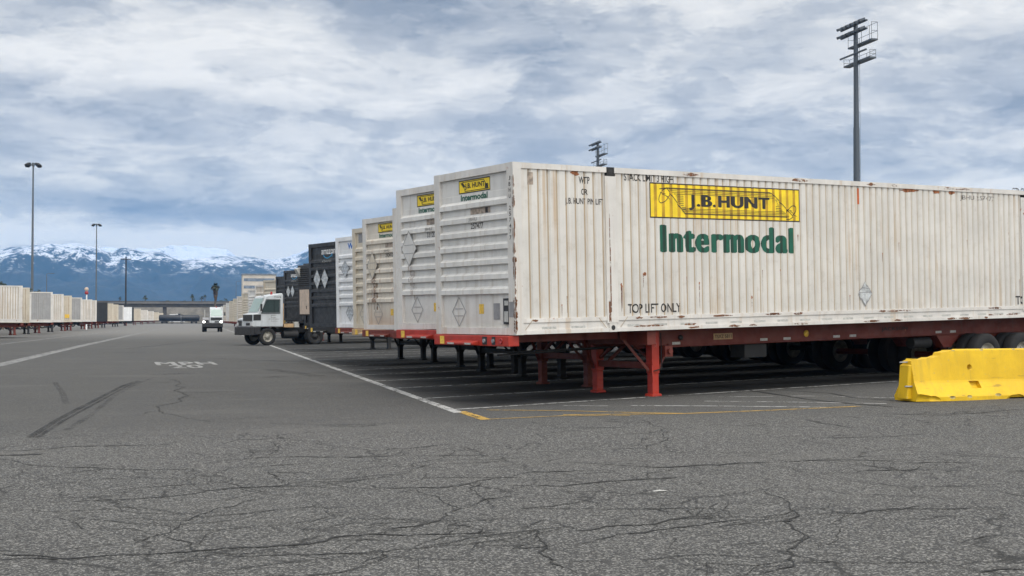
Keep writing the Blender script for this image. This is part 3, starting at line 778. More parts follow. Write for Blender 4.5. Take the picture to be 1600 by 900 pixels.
YC, PC = .352, .022
GROUP_R = 'containers parked nose to the lane in the near row'
roots = {}
def nose_place(px, py, zt, yaw, pitch):
    """origin (front bottom centre) of a container whose far top nose corner is seen at px, py with that corner zt high"""
    p = at_height(px, py, zt)
    lat = Vector((-math.sin(yaw), math.cos(yaw), 0)); back = Vector((math.cos(yaw), math.sin(yaw), 0))
    top = p - lat * HW
    o = top + back * (CH * math.sin(pitch)); o.z = zt - CH * math.cos(pitch); return o
R1 = container('worn_white', nose_place(678, 275, 4.105, YC, PC), YC, PC, 'nearest white container, big yellow logo panel and green Intermodal lettering on its corrugated side', GROUP_R)
def art_r1(r):
    u0, a = side_uv(r, 1015, 315); u1, b = side_uv(r, 1249, 317)
    _, v1 = side_uv(r, 1132, 290.5); _, v0 = side_uv(r, 1132, 343.5)
    p = side_art(r, poly_bm([rect(u0, u1, v0, v1)]), 'logo_panel', M['yellow'], .002)
    side_art(r, frame_lines(u0 + .01, u1 - .01, v0 + .01, v1 - .01, .022), 'panel_border', M['inkblack'], .0035)
    side_art(r, strokes_bm(scroll_lines(u0 + .03, u1 - .03, v0 + .03, v1 - .03, .016)), 'scroll_emblem', M['inkblack'], .004)
    W, H = u1 - u0, v1 - v0
    side_art(r, fit(fat_text_bm('J.B.HUNT', .05, .03, 46, 1.12), u0 + .245 * W, u0 + .785 * W, v0 + .25 * H, v0 + .71 * H), 'lettering', M['inkblack'], .005)
    ua, va = side_uv(r, 1031, 374); ub, vb = side_uv(r, 1241, 376); _, vt = side_uv(r, 1136, 353.5); _, vl = side_uv(r, 1136, 395)
    side_art(r, fit(fat_text_bm('Intermodal', .07, .02, 56, 1.16), ua, ub, vl, vt), 'lettering', M['green'])
    side_text(r, 'STACK LIMIT 3 HIGH', 975, 272.5, 1052, 284)
    side_text(r, 'TOP LIFT ONLY', 981, 474, 1064, 488.5, off=.015)
    side_text(r, 'WTP', 904, 276, 921, 287, off=.02); side_text(r, 'OR', 908, 295, 918, 304.5, off=.02)
    side_text(r, 'J.B. HUNT PIN LIFT', 884, 310, 943, 322)
    side_text(r, 'JBHU 257477', 1500, 306, 1554, 315, 'inkgrey', .0)
    side_text(r, 'STACK LIMIT 3 HIGH', 1583, 295, 1642, 305.5); side_text(r, 'TOP LIFT ONLY', 1587, 461.5, 1668, 475, off=.02)
    u, v1 = side_uv(r, 1341.5, 294); _, v0 = side_uv(r, 1341.5, 319)
    side_art(r, poly_bm([rect(u - .025, u + .012, v0, v1)]), 'orange_mark', M['orange'], .003)
    c = side_uv(r, 1351.5, 459)
    side_art(r, poly_bm([diamond(c, .40, .50)]), 'hazard_placard', M['placard'], .012)
    side_art(r, strokes_bm([([q for q in diamond(c, .40, .5)] + [diamond(c, .4, .5)[0]], .014), ([(c[0] - .17, c[1] + .03), (c[0] + .17, c[1] + .03)], .012), ([(c[0] - .1, c[1] + .13), (c[0] + .14, c[1] + .1)], .012)]), 'placard_edge', M['grime'], .014)
    c = side_uv(r, 1007.5, 428)
    side_art(r, poly_bm([[(c[0] + .035 * math.cos(i * .628), c[1] + .035 * math.sin(i * .628)) for i in range(10)]]), 'rust_spot', M['rust'], .003)
    # rust at the top rail and scrapes on the bottom rail
    for px, w in ((1420, .35), (1463, .16), (1486, .14), (898, .12)):
        u, v = side_uv(r, px, 288 if px > 1000 else 262)
        n = 14; pts = [(u + w * math.cos(i * 2 * math.pi / n) * rnd.uniform(.5, 1), CH - .135 + .05 * math.sin(i * 2 * math.pi / n) * rnd.uniform(.5, 1)) for i in range(n)]
        side_art(r, poly_bm([pts]), 'rust_patch', M['rust'], .003)
    for u, w in ((2.9, .42), (3.9, .2), (12.9, .35), (13.6, .3), (15, .3)):
        n = 18; pts = [(u + w * math.cos(i * 2 * math.pi / n) * rnd.uniform(.5, 1), .085 + .035 * math.sin(i * 2 * math.pi / n) * rnd.uniform(.3, 1)) for i in range(n)]
        lay(poly_bm([pts]), 0, [], lambda a, b: (a, -(HW - .022) - .003, min(max(b, .072), .2)), 'rust_scrape', M['rustworn'], r)
    for k in range(26):
        u = .55 + k * .62
        if abs(u - 2.07) < .3: continue
        lay(poly_bm([rect(u, u + .30, .085, .125)]), 0, [], lambda a, b: (a, -(HW - .022) - .0025, b), 'reflective_strip', M['reflect'], r)
    # rust spots that have run down the ribs, and the eaten edges of the rails
    for k in range(30):
        u = rnd.uniform(.3, 15.6); z = rnd.choice((rnd.uniform(.4, 1.1), rnd.uniform(1.2, 2.7))); q = rnd.uniform(.008, .022)
        if 2.7 < u < 6.2 and z > 1.4: continue
        if abs(u - 2.07) < .2 or 13.9 < u < 14.25: continue
        pl = [(u + q * math.cos(i * .785) * rnd.uniform(.6, 1.1), z + q * 1.6 * math.sin(i * .785)) for i in range(8)]
        side_art(r, poly_bm([pl]), 'rust_spot', M['rust'], .003)
        L = rnd.uniform(.1, .5); w = q * .55
        side_art(r, poly_bm([[(u - w, z - q), (u - w * .3, max(.28, z - L)), (u + w * .3, max(.28, z - L * .9)), (u + w, z - q)]]), 'rust_run', M['rustworn'], .0025)
    for k in range(16):
        u = rnd.uniform(.3, 15.8); w = rnd.uniform(.08, .35)
        pl = [(u + w * math.cos(i * .524) * rnd.uniform(.6, 1), .235 + .03 * math.sin(i * .524) * rnd.uniform(.3, 1)) for i in range(12)]
        if abs(u - 2.07) > .5: lay(poly_bm([pl]), 0, [], lambda a, b: (a, -(HW - .006) - .003, b), 'rust_scrape', M['rustworn'], r)
        u = rnd.uniform(2.4, 15.8); pl = [(u + w * math.cos(i * .524) * rnd.uniform(.6, 1), .035 + .03 * math.sin(i * .524) * rnd.uniform(.3, 1)) for i in range(12)]
        if abs(u - 14.08) > .5: lay(poly_bm([pl]), 0, [], on_rail(.003), 'rust_scrape', M['rustworn'], r)
        pl = [(u + w * 1.2 * math.cos(i * .524) * rnd.uniform(.6, 1), CH - .055 + .045 * math.sin(i * .524) * rnd.uniform(.2, 1)) for i in range(12)]
        if k % 2 and abs(u - 14.08) > .5: lay(poly_bm([pl]), 0, [], on_rail(.003), 'rust_scrape', M['rustworn'], r)
    # folded corner braces of the bottom rail
    for u0_, u1_ in ((.2, .36), (1.92, 1.76), (2.24, 2.40)):
        lay(strokes_bm([([(u0_, .08), (u1_, .255)], .012)]), 0, [], lambda a, b: (a, -(HW - .006) - .004, b), 'rail_crease', M['groove'], r)
    polys = []
    for k in range(34):
        z = rnd.uniform(.06, 1.75) if k < 26 else rnd.uniform(1.75, 2.8); w = rnd.uniform(.012, .05) * (1 if z < 1.4 else .6); h = rnd.uniform(.03, .13)
        polys.append([(-.002, z - h), (w * rnd.uniform(.3, 1), z - h * rnd.uniform(.3, .9)), (w, z + rnd.uniform(-.3, .3) * h), (w * rnd.uniform(.2, .9), z + h * .7), (-.002, z + h)])
    for i, pl in enumerate(polys): polys[i] = pl
    lay(poly_bm(polys), 0, [], on_rail(.003), 'rust_edge', M['rustworn'], r)
    lay(poly_bm([[(1.285 - p[0] * .8, p[1]) for p in pl] for pl in polys[::2]]), 1, [], on_post(.0035), 'rust_edge', M['rustworn'], r)
    for (ua, ub, za, zb) in ((2.02, 2.045, .35, 1.5), (2.02, 2.035, 1.5, 2.1), (1.98, 2.03, .18, .55)):
        lay(poly_bm([rect(ua, ub, za, zb)]), 0, [], lambda a, b: (a, -HW - .006, b), 'rust_streak', M['rustworn'], r)
    u, _ = side_uv(r, 838, 270); lay(poly_bm([rect(.30, .42, CH - .37, CH - .16)]), 0, SIDE_CUTS, on_side(.003), 'bare_patch', M['patch'], r)
art_r1(R1)
def front_logo(r, u0, u1, v0, v1):
    front_art(r, poly_bm([rect(u0, u1, v0, v1)]), 'logo_panel', M['yellow'], .003)
    front_art(r, frame_lines(u0 + .006, u1 - .006, v0 + .006, v1 - .006, .018), 'panel_border', M['inkblack'], .0045)
    W, H = u1 - u0, v1 - v0
    l = [([(u0 + .12 * W, v1 - .14 * H), (u1 - .2 * W, v1 - .14 * H), (u1 - .05 * W, v0 + .14 * H), (u0 + .2 * W, v0 + .14 * H), (u0 + .12 * W, v1 - .14 * H)], .012)]
    l += [([(u0 + (.06 + .015 * k) * W, v1 - (.2 + .06 * k) * H), (u0 + (.14 + .015 * k) * W, v1 - (.2 + .06 * k) * H)], .012) for k in range(6)]
    l += [([(u1 - .16 * W, v0 + (.2 + .06 * k) * H), (u1 - .06 * W, v0 + (.2 + .06 * k) * H)], .012) for k in range(6)]
    front_art(r, strokes_bm(l), 'scroll_emblem', M['inkblack'], .005)
    front_text(r, 'J.B. HUNT', u0 + .2 * W, u0 + .84 * W, v0 + .24 * H, v0 + .74 * H, 'inkblack', .03, e=.006)
def placard(r, cu, cv, w=.46, h=.52, mat='grime', fill=None):
    flat = lambda e: (lambda u, v: (FRONT_IN - .058 - e if .66 < cv + h / 2 and cv - h / 2 > .66 else FRONT_IN - .006 - e, -u, v))
    if fill: lay(poly_bm([diamond((cu, cv), w, h)]), 1, [], flat(.0), 'hazard_placard', M[fill], r)
    d = diamond((cu, cv), w, h)
    lay(strokes_bm([(d + [d[0]], .014), ([(cu - w * .3, cv + h * .10), (cu + w * .3, cv + h * .10)], .011), ([(cu - w * .3, cv - h * .14), (cu + w * .3, cv - h * .14)], .011)]), 1, [], flat(.004), 'placard_frame', M[mat], r)
def jb_front(r, num, extra=True, logo='inkgreen'):
    front_logo(r, -.50, .52, 2.50, 2.73)
    front_text(r, 'Intermodal', -.44, .44, 2.365, 2.475, 'green', .035)
    front_art(r, poly_bm([rect(-.12, .52, 2.106, 2.21)]), 'scuffed_patch', M['patch'], .004)
    front_art(r, poly_bm([rect(.36, .44, 2.11, 2.205)]), 'patch_square', M['inkblack'], .0055)
    front_text(r, 'JBHU', -.12, .16, 1.973, 2.047, 'inkgrey', .0); front_text(r, num, -.12, .28, 1.853, 1.953, 'inkblack', .01)
    placard(r, -.56, .40)
    front_art(r, poly_bm([rect(.10, .25, .36, .53)]), 'yellow_sticker', M['sticker'], .004)
    if extra:
        front_art(r, poly_bm([rect(.56, .76, .26, .54)]), 'grey_vent', M['grime'], .006)
        mb = MB(); mb.box(FRONT_IN - .03, FRONT_IN - .004, -1.08, -.90, .18, .62)
        b = mb.build('document_box', M['blackpaint'], r)
        mb = MB(); mb.box(FRONT_IN - .034, FRONT_IN - .028, -1.05, -.93, .22, .40); mb.box(FRONT_IN - .034, FRONT_IN - .028, -1.05, -.94, .5, .58); mb.build('paper', M['reflect'], b)
        lay(poly_bm([rect(1.12, 1.27, .30, .56)]), 1, [], on_post(), 'reflective_plate', M['grime'], r)
jb_front(R1, '257477')
for i, ch in enumerate('JBHU 257477'):
    if ch != ' ': lay(fit(text_bm(ch, .01), 1.17, 1.225, 2.60 - i * .1, 2.67 - i * .1), 1, [], on_post(), 'lettering', M['inkblack'], R1)

R2 = container('worn_white', nose_place(619, 298, 4.17, YC, PC), YC, PC, 'second white container, half hidden, its nose showing a hanging dented diamond placard', GROUP_R)
jb_front(R2, '331204', False)
placard(R2, -.78, 1.66, .62, .72, 'grime', 'front_white')
front_art(R2, strokes_bm([([(-.82 + .05 * k, 1.3), (-.82 + .05 * k, .9 - .1 * k)], .016) for k in range(4)]), 'rust_run', M['rustworn'], .004)
R3 = container('worn_white', nose_place(613, 326, 4.11, YC, PC), YC, PC, 'white container showing only a thin corner post between two lettered noses', GROUP_R)
R4 = container('rusty', nose_place(566, 343, 4.11, YC, PC), YC, PC, 'cream container nose streaked with rust below its upper diamond placard', GROUP_R)
jb_front(R4, '292410', False)
placard(R4, -.76, 1.66, .56, .7, 'grime', 'cream')
front_art(R4, strokes_bm([([(-.84 + .045 * k, 1.5 - .07 * (k % 3)), (-.84 + .045 * k + .01 * (k % 2), .95 - .12 * (k % 2)), (-.835 + .045 * k, .72 - .2 * (k % 2))], .012 + .012 * (k % 3)) for k in range(7)]), 'rust_run', M['rustworn'], .004)
R5 = container('cream', nose_place(550, 358, 4.11, YC, PC), YC, PC, 'narrow strip of cream container nose with a small dark label at its top', GROUP_R)
front_art(R5, poly_bm([rect(-.98, -.55, 2.48, 2.74)]), 'dark_label', M['grime'], .004); placard(R5, -.7, .42, .5, .6)
R6 = container('clean', nose_place(524, 372, 4.11, YC, PC), YC, PC, 'clean white container with blue lettering on its nose', GROUP_R)
front_text(R6, 'Walmart', -.52, .75, 2.50, 2.70, 'inkblue', .03); front_text(R6, 'WN', -.02, .5, 1.98, 2.06, 'inkblue', .02)
placard(R6, -.62, 1.88, .6, .52, 'grime', 'placard'); placard(R6, -.42, .48, .56, .54, 'inkgrey', 'placard')
def prime_front(r):
    front_text(r, 'amazon', -.36, .72, 2.50, 2.66, 'inkwhite', .012)
    pts = [(-.2 + .68 * i / 14, 2.475 - .105 * math.sin(math.pi * (i / 14) ** .85)) for i in range(15)]
    front_art(r, strokes_bm([(pts, .035), ([(.40, 2.50), (.49, 2.49), (.47, 2.40)], .025)]), 'curved_arrow', M['smile'], .004)
    front_text(r, 'AZNU 531', -.22, .5, 2.215, 2.295, 'reflect', .01)
    placard(r, -.62, 1.66, .54, .66, 'reflect', 'placard'); placard(r, -.02, 1.66, .54, .66, 'reflect', 'placard')
R7 = container('black', nose_place(482, 382, 4.11, YC, PC), YC, PC, 'larger dark container nose with white lettering and two silver diamonds', GROUP_R)
prime_front(R7)
R8 = container('black', nose_place(474, 412, 4.11, YC, PC), YC, PC, 'dark container carrying a louvred cooling unit with beige panel on its nose', GROUP_R)
def cooling_unit(r):
    mb = MB(); mb.box(-.42, -.006, -1.05, 1.05, .45, 2.80); u = mb.build('cooling_unit', M['blackpaint'], r, .03)
    mb = MB(); mb.box(-.445, -.424, -.2, .80, .52, 1.66); p = mb.build('beige_panel', M['beige'], u)
    mb = MB()
    for k in range(9): mb.obox((-.43, 0, 1.85 + k * .095), (.03, .95, .008), Matrix.Rotation(.6, 3, 'Y'))
    mb.build('louvre', M['darksteel'], u)
    mb = MB(); mb.prism([(-.62, 2.62), (-.42, 2.70), (-.42, 2.25)], .72, 1.0); mb.build('lamp_bracket', M['reflect'], u)
    mb = MB(); mb.box(-.452, -.445, .03, .1, .75, .9); mb.build('panel_latch', M['blackpaint'], u)
cooling_unit(R8)

# ------------------------------------------------------------------ chassis (trailers under the containers)
def wheel_mesh():
    if 'tyre' in _cc: return
    r, w = .50, .27
    prof = [(-w * .42, .29), (-w * .5, .33), (-w * .5, .43), (-w * .40, .485), (-w * .3, r), (w * .3, r), (w * .40, .485), (w * .5, .43), (w * .5, .33), (w * .42, .29)]
    mb = MB(); mb.lathe((0, 0, 0), (0, 1, 0), prof, 26); _cc['tyre'] = mb.mesh('tyre', M['rubber'])
    rp = [(w * .42, .295), (w * .36, .27), (w * .2, .255), (w * .12, .2), (w * .18, .13), (w * .5, .115), (w * .5, .0)]
    mb = MB(); mb.lathe((0, 0, 0), (0, 1, 0), rp, 22); mb.lathe((0, 0, 0), (0, 1, 0), [(-w * .42, .295), (-w * .1, .25), (-w * .1, 0)], 22)
    for k in range(8):
        a = k * math.pi / 4; mb.cyl((.165 * math.cos(a), w * .12, .165 * math.sin(a)), (.165 * math.cos(a), w * .30, .165 * math.sin(a)), .014, n=6)
    _cc['rim'] = mb.mesh('rim', M['rim']); _cc['rimdark'] = mb.mesh('rim', M['darksteel'])
wheel_mesh()
def wheel(x, y, z, parent, out=-1, name='wheel', rim='rim'):
    o = bpy.data.objects.new(name, None); link(o, parent); o.location = (x, y, z); o.rotation_euler = (0, 0, math.pi if out < 0 else 0)
    put_mesh('tyre', _cc['tyre'], o); put_mesh('rim', _cc[rim], o); return o
def cap_chassis(root_of, label, group, leg='darksteel', body='darkred', nose='red', legs=True, fancy=False, legx=3.35):
    """chassis under container root_of; its frame lies under the container floor, wheels and legs reach the ground"""
    r0 = root_of; p = r0.rotation_euler.y * -1
    root = empty('container_chassis', r0.location, r0.rotation_euler.z, p, label, 'chassis', group)
    Mx = mat_of(root); I = Mx.inverted()
    def g(x, y=0):
        w = Mx @ Vector((x, y, 0)); q = I @ Vector((w.x, w.y, gz(w.x))); return q.z
    mb = MB()
    mb.box(-.10, .12, -1.22, 1.22, -.19, -.012)
    mb.prism([(-.10, -.10), (-.24, -.13), (-.24, -.17), (-.10, -.185)], -.30, .60)
    b = mb.build('front_bolster', M[nose], root, .012)
    for ya, yb in ((.86, 1.0),):
        mb = MB(); mb.box(-.106, -.101, ya, yb, -.17, -.03); mb.build('yellow_tag', M['sticker'], b)
    mb = MB(); mb.box(-.243, -.241, .30, .52, -.165, -.135); mb.box(-.243, -.241, -.25, -.05, -.165, -.135); mb.build('reflective_tape', M['reflect'], b)
    if fancy:
        for ya, yb in ((-.56, -.42), (-.82, -.72)):
            mb = MB(); mb.box(-.107, -.101, ya, yb, -.165, -.03); s = mb.build('coupling_recess', M['blackpaint'], b)
            mb = MB(); mb.cyl((-.13, (ya + yb) / 2, -.10), (-.10, (ya + yb) / 2, -.10), .035, n=10); mb.build('hose_coupling', M['galv'], s)
        mb = MB(); mb.lathe((-.102, -1.0, -.1), (-1, 0, 0), [(0, .05), (.012, .05), (.012, .03), (.006, .03), (.006, 0)], 16); mb.build('marker_lamp', M['redlens'], b)
    # gooseneck and main rails
    mb = MB()
    for s in (-1, 1):
        mb.box(.12, 2.75, s * .5 - .06, s * .5 + .06, -.15, -.012)
        mb.prism([(2.75, -.012), (2.75, -.15), (3.15, -.33), (16.0, -.33), (16.0, -.012)], s * .62 - .012, s * .62 + .012)
        mb.box(3.1, 16., s * .62 - .07, s * .62 + .07, -.345, -.33); mb.box(2.7, 16., s * .62 - .07, s * .62 + .07, -.028, -.0125)
    for x in (1., 2.0, 3.1, 4.2, 5.6, 7, 8.4, 9.8, 11.2): mb.box(x - .05, x + .05, -.56, .56, -.14, -.03)
    for x in (3.02, 15.9):
        mb.box(x - .1, x + .1, -1.2, 1.2, -.26, -.013)
    mb.build('main_frame', M[body], root, .004)
    if fancy:
        yv = -.635
        for x in (4.0, 6.3, 6.95, 8.4, 8.9, 11.7, 12.2):
            mb = MB(); mb.box(x, x + .2, yv - .003, yv - .001, -.30, -.25); mb.build('reflective_tape', M['reflect'], root)
        mb = MB(); mb.box(5.05, 5.55, yv - .004, yv - .001, -.24, -.12); pl = mb.build('number_plate', M['tan'], root)
        bm = fit(text_bm('TSXZ 5811', .01), 5.08, 5.52, -.215, -.145); lay(bm, 0, [], lambda a, c: (a, yv - .006, c), 'lettering', M['inkblack'], pl)
        mb = MB(); mb.lathe((7.6, yv - .001, -.19), (0, -1, 0), [(0, .07), (.01, .07), (.01, 0)], 14); mb.build('round_marker', M['sticker'], root)
        bm = fit(text_bm('JACKSON', .02), 9.9, 10.75, -.22, -.12); lay(bm, 0, [], lambda a, c: (a, yv - .003, c), 'lettering', M['inkblack'], root)
        mb = MB(); mb.lathe((4.2, yv - .001, -.17), (0, -1, 0), [(0, .05), (.03, .05), (.03, 0)], 14); mb.build('side_lamp', M['blackpaint'], root)
    if legs:
        for s in (-1, 1):
            y = s * .83; z0 = g(legx, y); lm = M[leg]
            mb = MB(); mb.box(legx - .088, legx + .088, y - .088, y + .088, -.80, -.02)
            mb.box(legx - .076, legx + .076, y - .076, y + .076, z0 + .05, -.80)
            mb.prism([(legx - .12, z0 + .006), (legx + .12, z0 + .006), (legx + .10, z0 + .055), (legx - .10, z0 + .055)], y - .11, y + .11)
            lg = mb.build('landing_leg', lm, root, .01)
            mb = MB(); mb.box(legx - .03, legx + .03, y - .088, y - .0855, -.32, -.24); mb.build('leg_tag', M['reflect'], lg)
            mb = MB(); mb.bar((legx + .10, y, -.75), (legx + .55, s * .62, -.30), .06); mb.bar((legx - .10, y, -.75), (legx - .50, s * .6, -.17), .05)
            mb.build('leg_brace', M[body if leg != 'darksteel' else leg], root)
        mb = MB(); mb.box(legx - .05, legx + .05, -.745, .745, -.72, -.60)
        mb.bar((legx, -.74, -.55), (legx, 0, -.1), .05); mb.bar((legx, .74, -.55), (legx, 0, -.1), .05)
        mb.build('leg_crossbar', M[body if leg != 'darksteel' else leg], root)
        mb = MB(); mb.bar((legx - .12, -.95, -.62), (legx - .12, -.97, -.95), .025); mb.bar((legx - .12, -.70, -.62), (legx - .12, -.98, -.62), .025); mb.build('crank_handle', M[leg], root)
    if fancy:
        for k, (y0_, y1_) in enumerate(((-.5, -.2), (-.77, .1))):
            pts = [Vector((-.02 + .5 * i, y0_ + (y1_ - y0_) * i / 6, -.2 - .16 * math.sin(math.pi * (i % 2 + .5) / 2) - .03 * k)) for i in range(7)]
            mb = MB()
            for a_, b_ in zip(pts[:-1], pts[1:]): mb.cyl(a_, b_, .016, n=6, caps=False)
            mb.build('air_hose', M['rubber'], root)
        mb = MB(); mb.box(legx + .16, legx + .34, -1.0, -.72, -.5, -.3); mb.cyl((legx + .25, -1.06, -.4), (legx + .25, -1.0, -.4), .05, n=10); mb.build('gearbox', M['darkred'], root)
        mb = MB(); mb.cyl((legx + .12, -.93, -.06), (legx + .13, -.93, -.72), .010, n=6); mb.cyl((legx + .13, -.93, -.72), (legx - .12, -.95, -.76), .010, n=6); mb.build('cable', M['rubber'], root)
        mb = MB(); mb.box(5.9, 6.5, -.60, -.2, -.62, -.36); mb.build('tool_box', M['darksteel'], root)
        mb = MB(); mb.cyl((11.0, -.5, -.50), (11.6, -.5, -.50), .12, n=14); mb.build('air_tank', M['darksteel'], root)
    # tandem bogie
    AX = (12.75, 14.05)
    mb = MB()
    for s in (-1, 1):
        mb.box(11.9, 15.0, s * .55 - .06, s * .55 + .06, -.52, -.35)
        mb.prism([(11.7, -.345), (12.5, -.345), (12.2, -.62), (11.95, -.62)], s * .55 - .1, s * .55 + .1)
        mb.box(13.25, 13.55, s * .55 - .1, s * .55 + .1, -.75, -.345)
    for x in AX:
        z = g(x) + .5; mb.cyl((x, -.95, z), (x, .95, z), .075, n=10)
    mb.box(15.85, 16.1, -1.2, 1.2, -.35, -.013)
    mb.build('bogie', M[body], root)
    for x in AX:
        for s in (-1, 1):
            for yy in (.77, 1.09): wheel(x, s * yy, g(x, s * yy) + .505, root, s)
    mb = MB()
    for s in (-1, 1): mb.box(14.75, 14.76, s * .93 - .3, s * .93 + .3, g(14.75) + .2, -.4)
    mb.build('mud_flap', M['blackpaint'], root)
    return root
GROUP_C = 'container chassis in the near row'
cap_chassis(R1, 'red chassis with bright red landing legs under the nearest container', GROUP_C, 'redleg', 'darkred', 'red', True, True)
cap_chassis(R2, 'red nosed chassis under the second container with the dented placard', GROUP_C, 'darkred', 'darkred', 'red')
cap_chassis(R3, 'chassis hidden in shadow under the container showing only a corner post', GROUP_C, 'darksteel', 'darksteel', 'darkred')
cap_chassis(R4, 'dull red chassis under the rust streaked cream container nose', GROUP_C, 'darksteel', 'darkred', 'darkred')
cap_chassis(R5, 'rusty chassis with yellow tag under the narrow cream nose', GROUP_C, 'darksteel', 'darkred', 'tan')
cap_chassis(R6, 'chassis under the white container with blue lettering', GROUP_C, 'darksteel', 'darksteel', 'darkred')
cap_chassis(R7, 'black chassis under the larger dark container with silver diamonds', GROUP_C, 'darksteel', 'darksteel', 'darksteel')
cap_chassis(R8, 'black chassis under the container with the cooling unit', GROUP_C, 'darksteel', 'darksteel', 'darksteel')

# ------------------------------------------------------------------ yard tractors
def yard_tractor(loc, yaw, label, lit=False):
    r = empty('yard_tractor', loc, yaw, 0, label, 'yard tractor', 'white yard tractors')
    Y0, Y1 = -1.2, .32                      # the cab stands on the driver's side
    mb = MB()
    mb.prism([(.02, 1.06), (1.86, 1.06), (1.86, 2.86), (1.80, 2.98), (.80, 2.80), (.74, 2.72), (.34, 1.84), (.04, 1.78)], Y0, Y1)
    cab = mb.build('cab', M['cabwhite'], r, .04)
    mb = MB(); mb.add([(.352, Y0 + .1, 1.90), (.352, Y1 - .1, 1.90), (.715, Y1 - .1, 2.68), (.715, Y0 + .1, 2.68)], [(0, 1, 2, 3)])
    for q in range(len(mb.v)): mb.v[q] = (mb.v[q][0] - .02, mb.v[q][1], mb.v[q][2] + .012)
    mb.build('windscreen', M['glasslight'], cab)
    for yy, nm in ((Y0 - .006, 'side_window'), (Y1 + .006, 'side_window')):
        mb = MB(); mb.add([(.56, yy, 1.86), (1.62, yy, 1.86), (1.62, yy, 2.58), (.84, yy, 2.58)], [(0, 1, 2, 3)]); w = mb.build(nm, M['glassdark'], cab)
        mb = MB(); P = [(.53, 1.83), (1.65, 1.83), (1.65, 2.61), (.82, 2.61)]
        for a, b in zip(P, P[1:] + P[:1]): mb.bar((a[0], yy, a[1]), (b[0], yy, b[1]), .04, .03)
        mb.bar((1.30, yy, 1.86), (1.30, yy, 2.58), .025, .02); mb.build('window_seal', M['blackpaint'], w)
    mb = MB(); mb.prism([(-.002, 1.40), (.30, 1.40), (.30, 1.80), (-.002, 1.74)], Y0 + .02, Y1 - .02); 
    mb = MB(); mb.box(-.012, .015, Y0 + .12, Y1 - .12, 1.40, 1.74); mb.build('grille', M['blackpaint'], cab)
    mb = MB(); mb.box(.05, .5, Y0 - .008, Y0 - .001, 1.42, 1.76); mb.build('side_vent', M['blackpaint'], cab)
    # right hand engine hood, lower than the cab
    mb = MB(); mb.prism([(.02, 1.06), (1.6, 1.06), (1.6, 1.75), (.5, 1.62), (.04, 1.5)], Y1 + .015, 1.15); hd = mb.build('hood', M['grime'] if lit else M['cabwhite'], r, .03)
    mb = MB(); mb.box(-.004, .019, Y1 + .12, 1.02, 1.12, 1.42); mb.build('radiator_grille', M['blackpaint'], hd)
    mb = MB(); mb.box(-.12, .12, -1.2, 1.2, .58, 1.05); mb.box(.12, .5, -1.2, -.98, .62, 1.05); mb.box(.12, .5, .98, 1.2, .62, 1.05); mb.build('bumper', M['blackpaint'], r, .03)
    for y in (-1.02, 1.0):
        mb = MB(); mb.box(-.02, .03, y - .13, y + .13, 1.10, 1.30); h = mb.build('headlight', M['lamp_lit'] if lit else M['lamp_off'], r, .02)
    mb = MB(); mb.box(-.008, .018, -.75, -.25, 1.14, 1.28); mb.build('number_plate', M['blackpaint'], cab)
    mb = MB()
    for s in (-1, 1): mb.box(.2, 4.9, s * .43 - .05, s * .43 + .05, .72, 1.02)
    for x in (1.9, 2.8, 4.8): mb.box(x, x + .1, -.43, .43, .75, 1.0)
    mb.build('chassis_frame', M['blackpaint'], r)
    mb = MB(); mb.box(3.5, 4.35, -.45, .45, 1.05, 1.16); mb.prism([(3.4, 1.05), (4.5, 1.0), (4.5, 1.04), (3.4, 1.13)], -.5, .5); mb.build('fifth_wheel', M['darksteel'], r)
    for s in (-1, 1): wheel(.95, s * 1.03, .505, r, s)
    for s in (-1, 1):
        for yy in (.76, 1.06): wheel(3.9, s * yy, .505, r, s, rim='rimdark')
    mb = MB(); mb.cyl((.95, -1, .5), (.95, 1, .5), .06, n=8); mb.cyl((3.9, -1, .5), (3.9, 1, .5), .09, n=8); mb.build('axle', M['blackpaint'], r)
    mb = MB(); mb.prism([(.35, 1.04), (.42, .95), (.6, 1.055), (.95, 1.09), (1.3, 1.055), (1.5, .95), (1.62, .95), (1.62, 1.055), (.35, 1.055)], -1.19, -.9); mb.build('mudguard', M['blackpaint'], r)
    mb = MB(); mb.cyl((2.0, -.78, .62), (2.9, -.78, .62), .24, n=16); mb.build('fuel_tank', M['darksteel'], r)
    mb = MB(); mb.box(1.95, 2.55, -1.1, -.5, 1.03, 1.24); mb.build('step_deck', M['tan'], r)
    mb = MB(); mb.box(2.65, 2.95, -1.0, -.75, 1.03, 1.35); mb.build('battery_box', M['reflect'], r)
    mb = MB(); mb.cyl((1.98, .9, 1.0), (1.98, .9, 2.65), .06, n=10); mb.cyl((1.98, -.9, 1.1), (1.98, -.9, 2.4), .045, n=8, m=1); mb.build('exhaust_stack', [M['reflect'], M['tan']], r)
    mb = MB(); mb.cyl((1.45, -.45, 2.91), (1.45, -.45, 3.08), .07, .05, n=10); mb.build('beacon', M['redlens'], cab)
    mb = MB(); mb.box(.62, .70, Y0 + .05, Y0 + .25, 2.80, 2.88); mb.cyl((.8, -.9, 2.8), (.8, -.9, 3.0), .008, n=5); mb.build('marker_lamp', M['reflect'], cab)
    mb = MB(); mb.bar((.55, Y0 - .0, 2.3), (.45, Y0 - .2, 2.35), .02); mb.box(.40, .46, Y0 - .3, Y0 - .14, 1.95, 2.35); mb.build('mirror', M['blackpaint'], cab)
    mb = MB(); mb.box(1.1, 1.55, -.75, -.3, 1.3, 1.75); mb.box(1.45, 1.58, -.75, -.3, 1.75, 2.35); mb.build('seat', M['darksteel'], cab)
    def badge(s, x0, x1, z0, z1, m, off=0):
        lay(fit(text_bm(s, off), x0, x1, z0, z1), 0, [], lambda a, b: (a, Y0 - .004, b), 'lettering', M[m], cab)
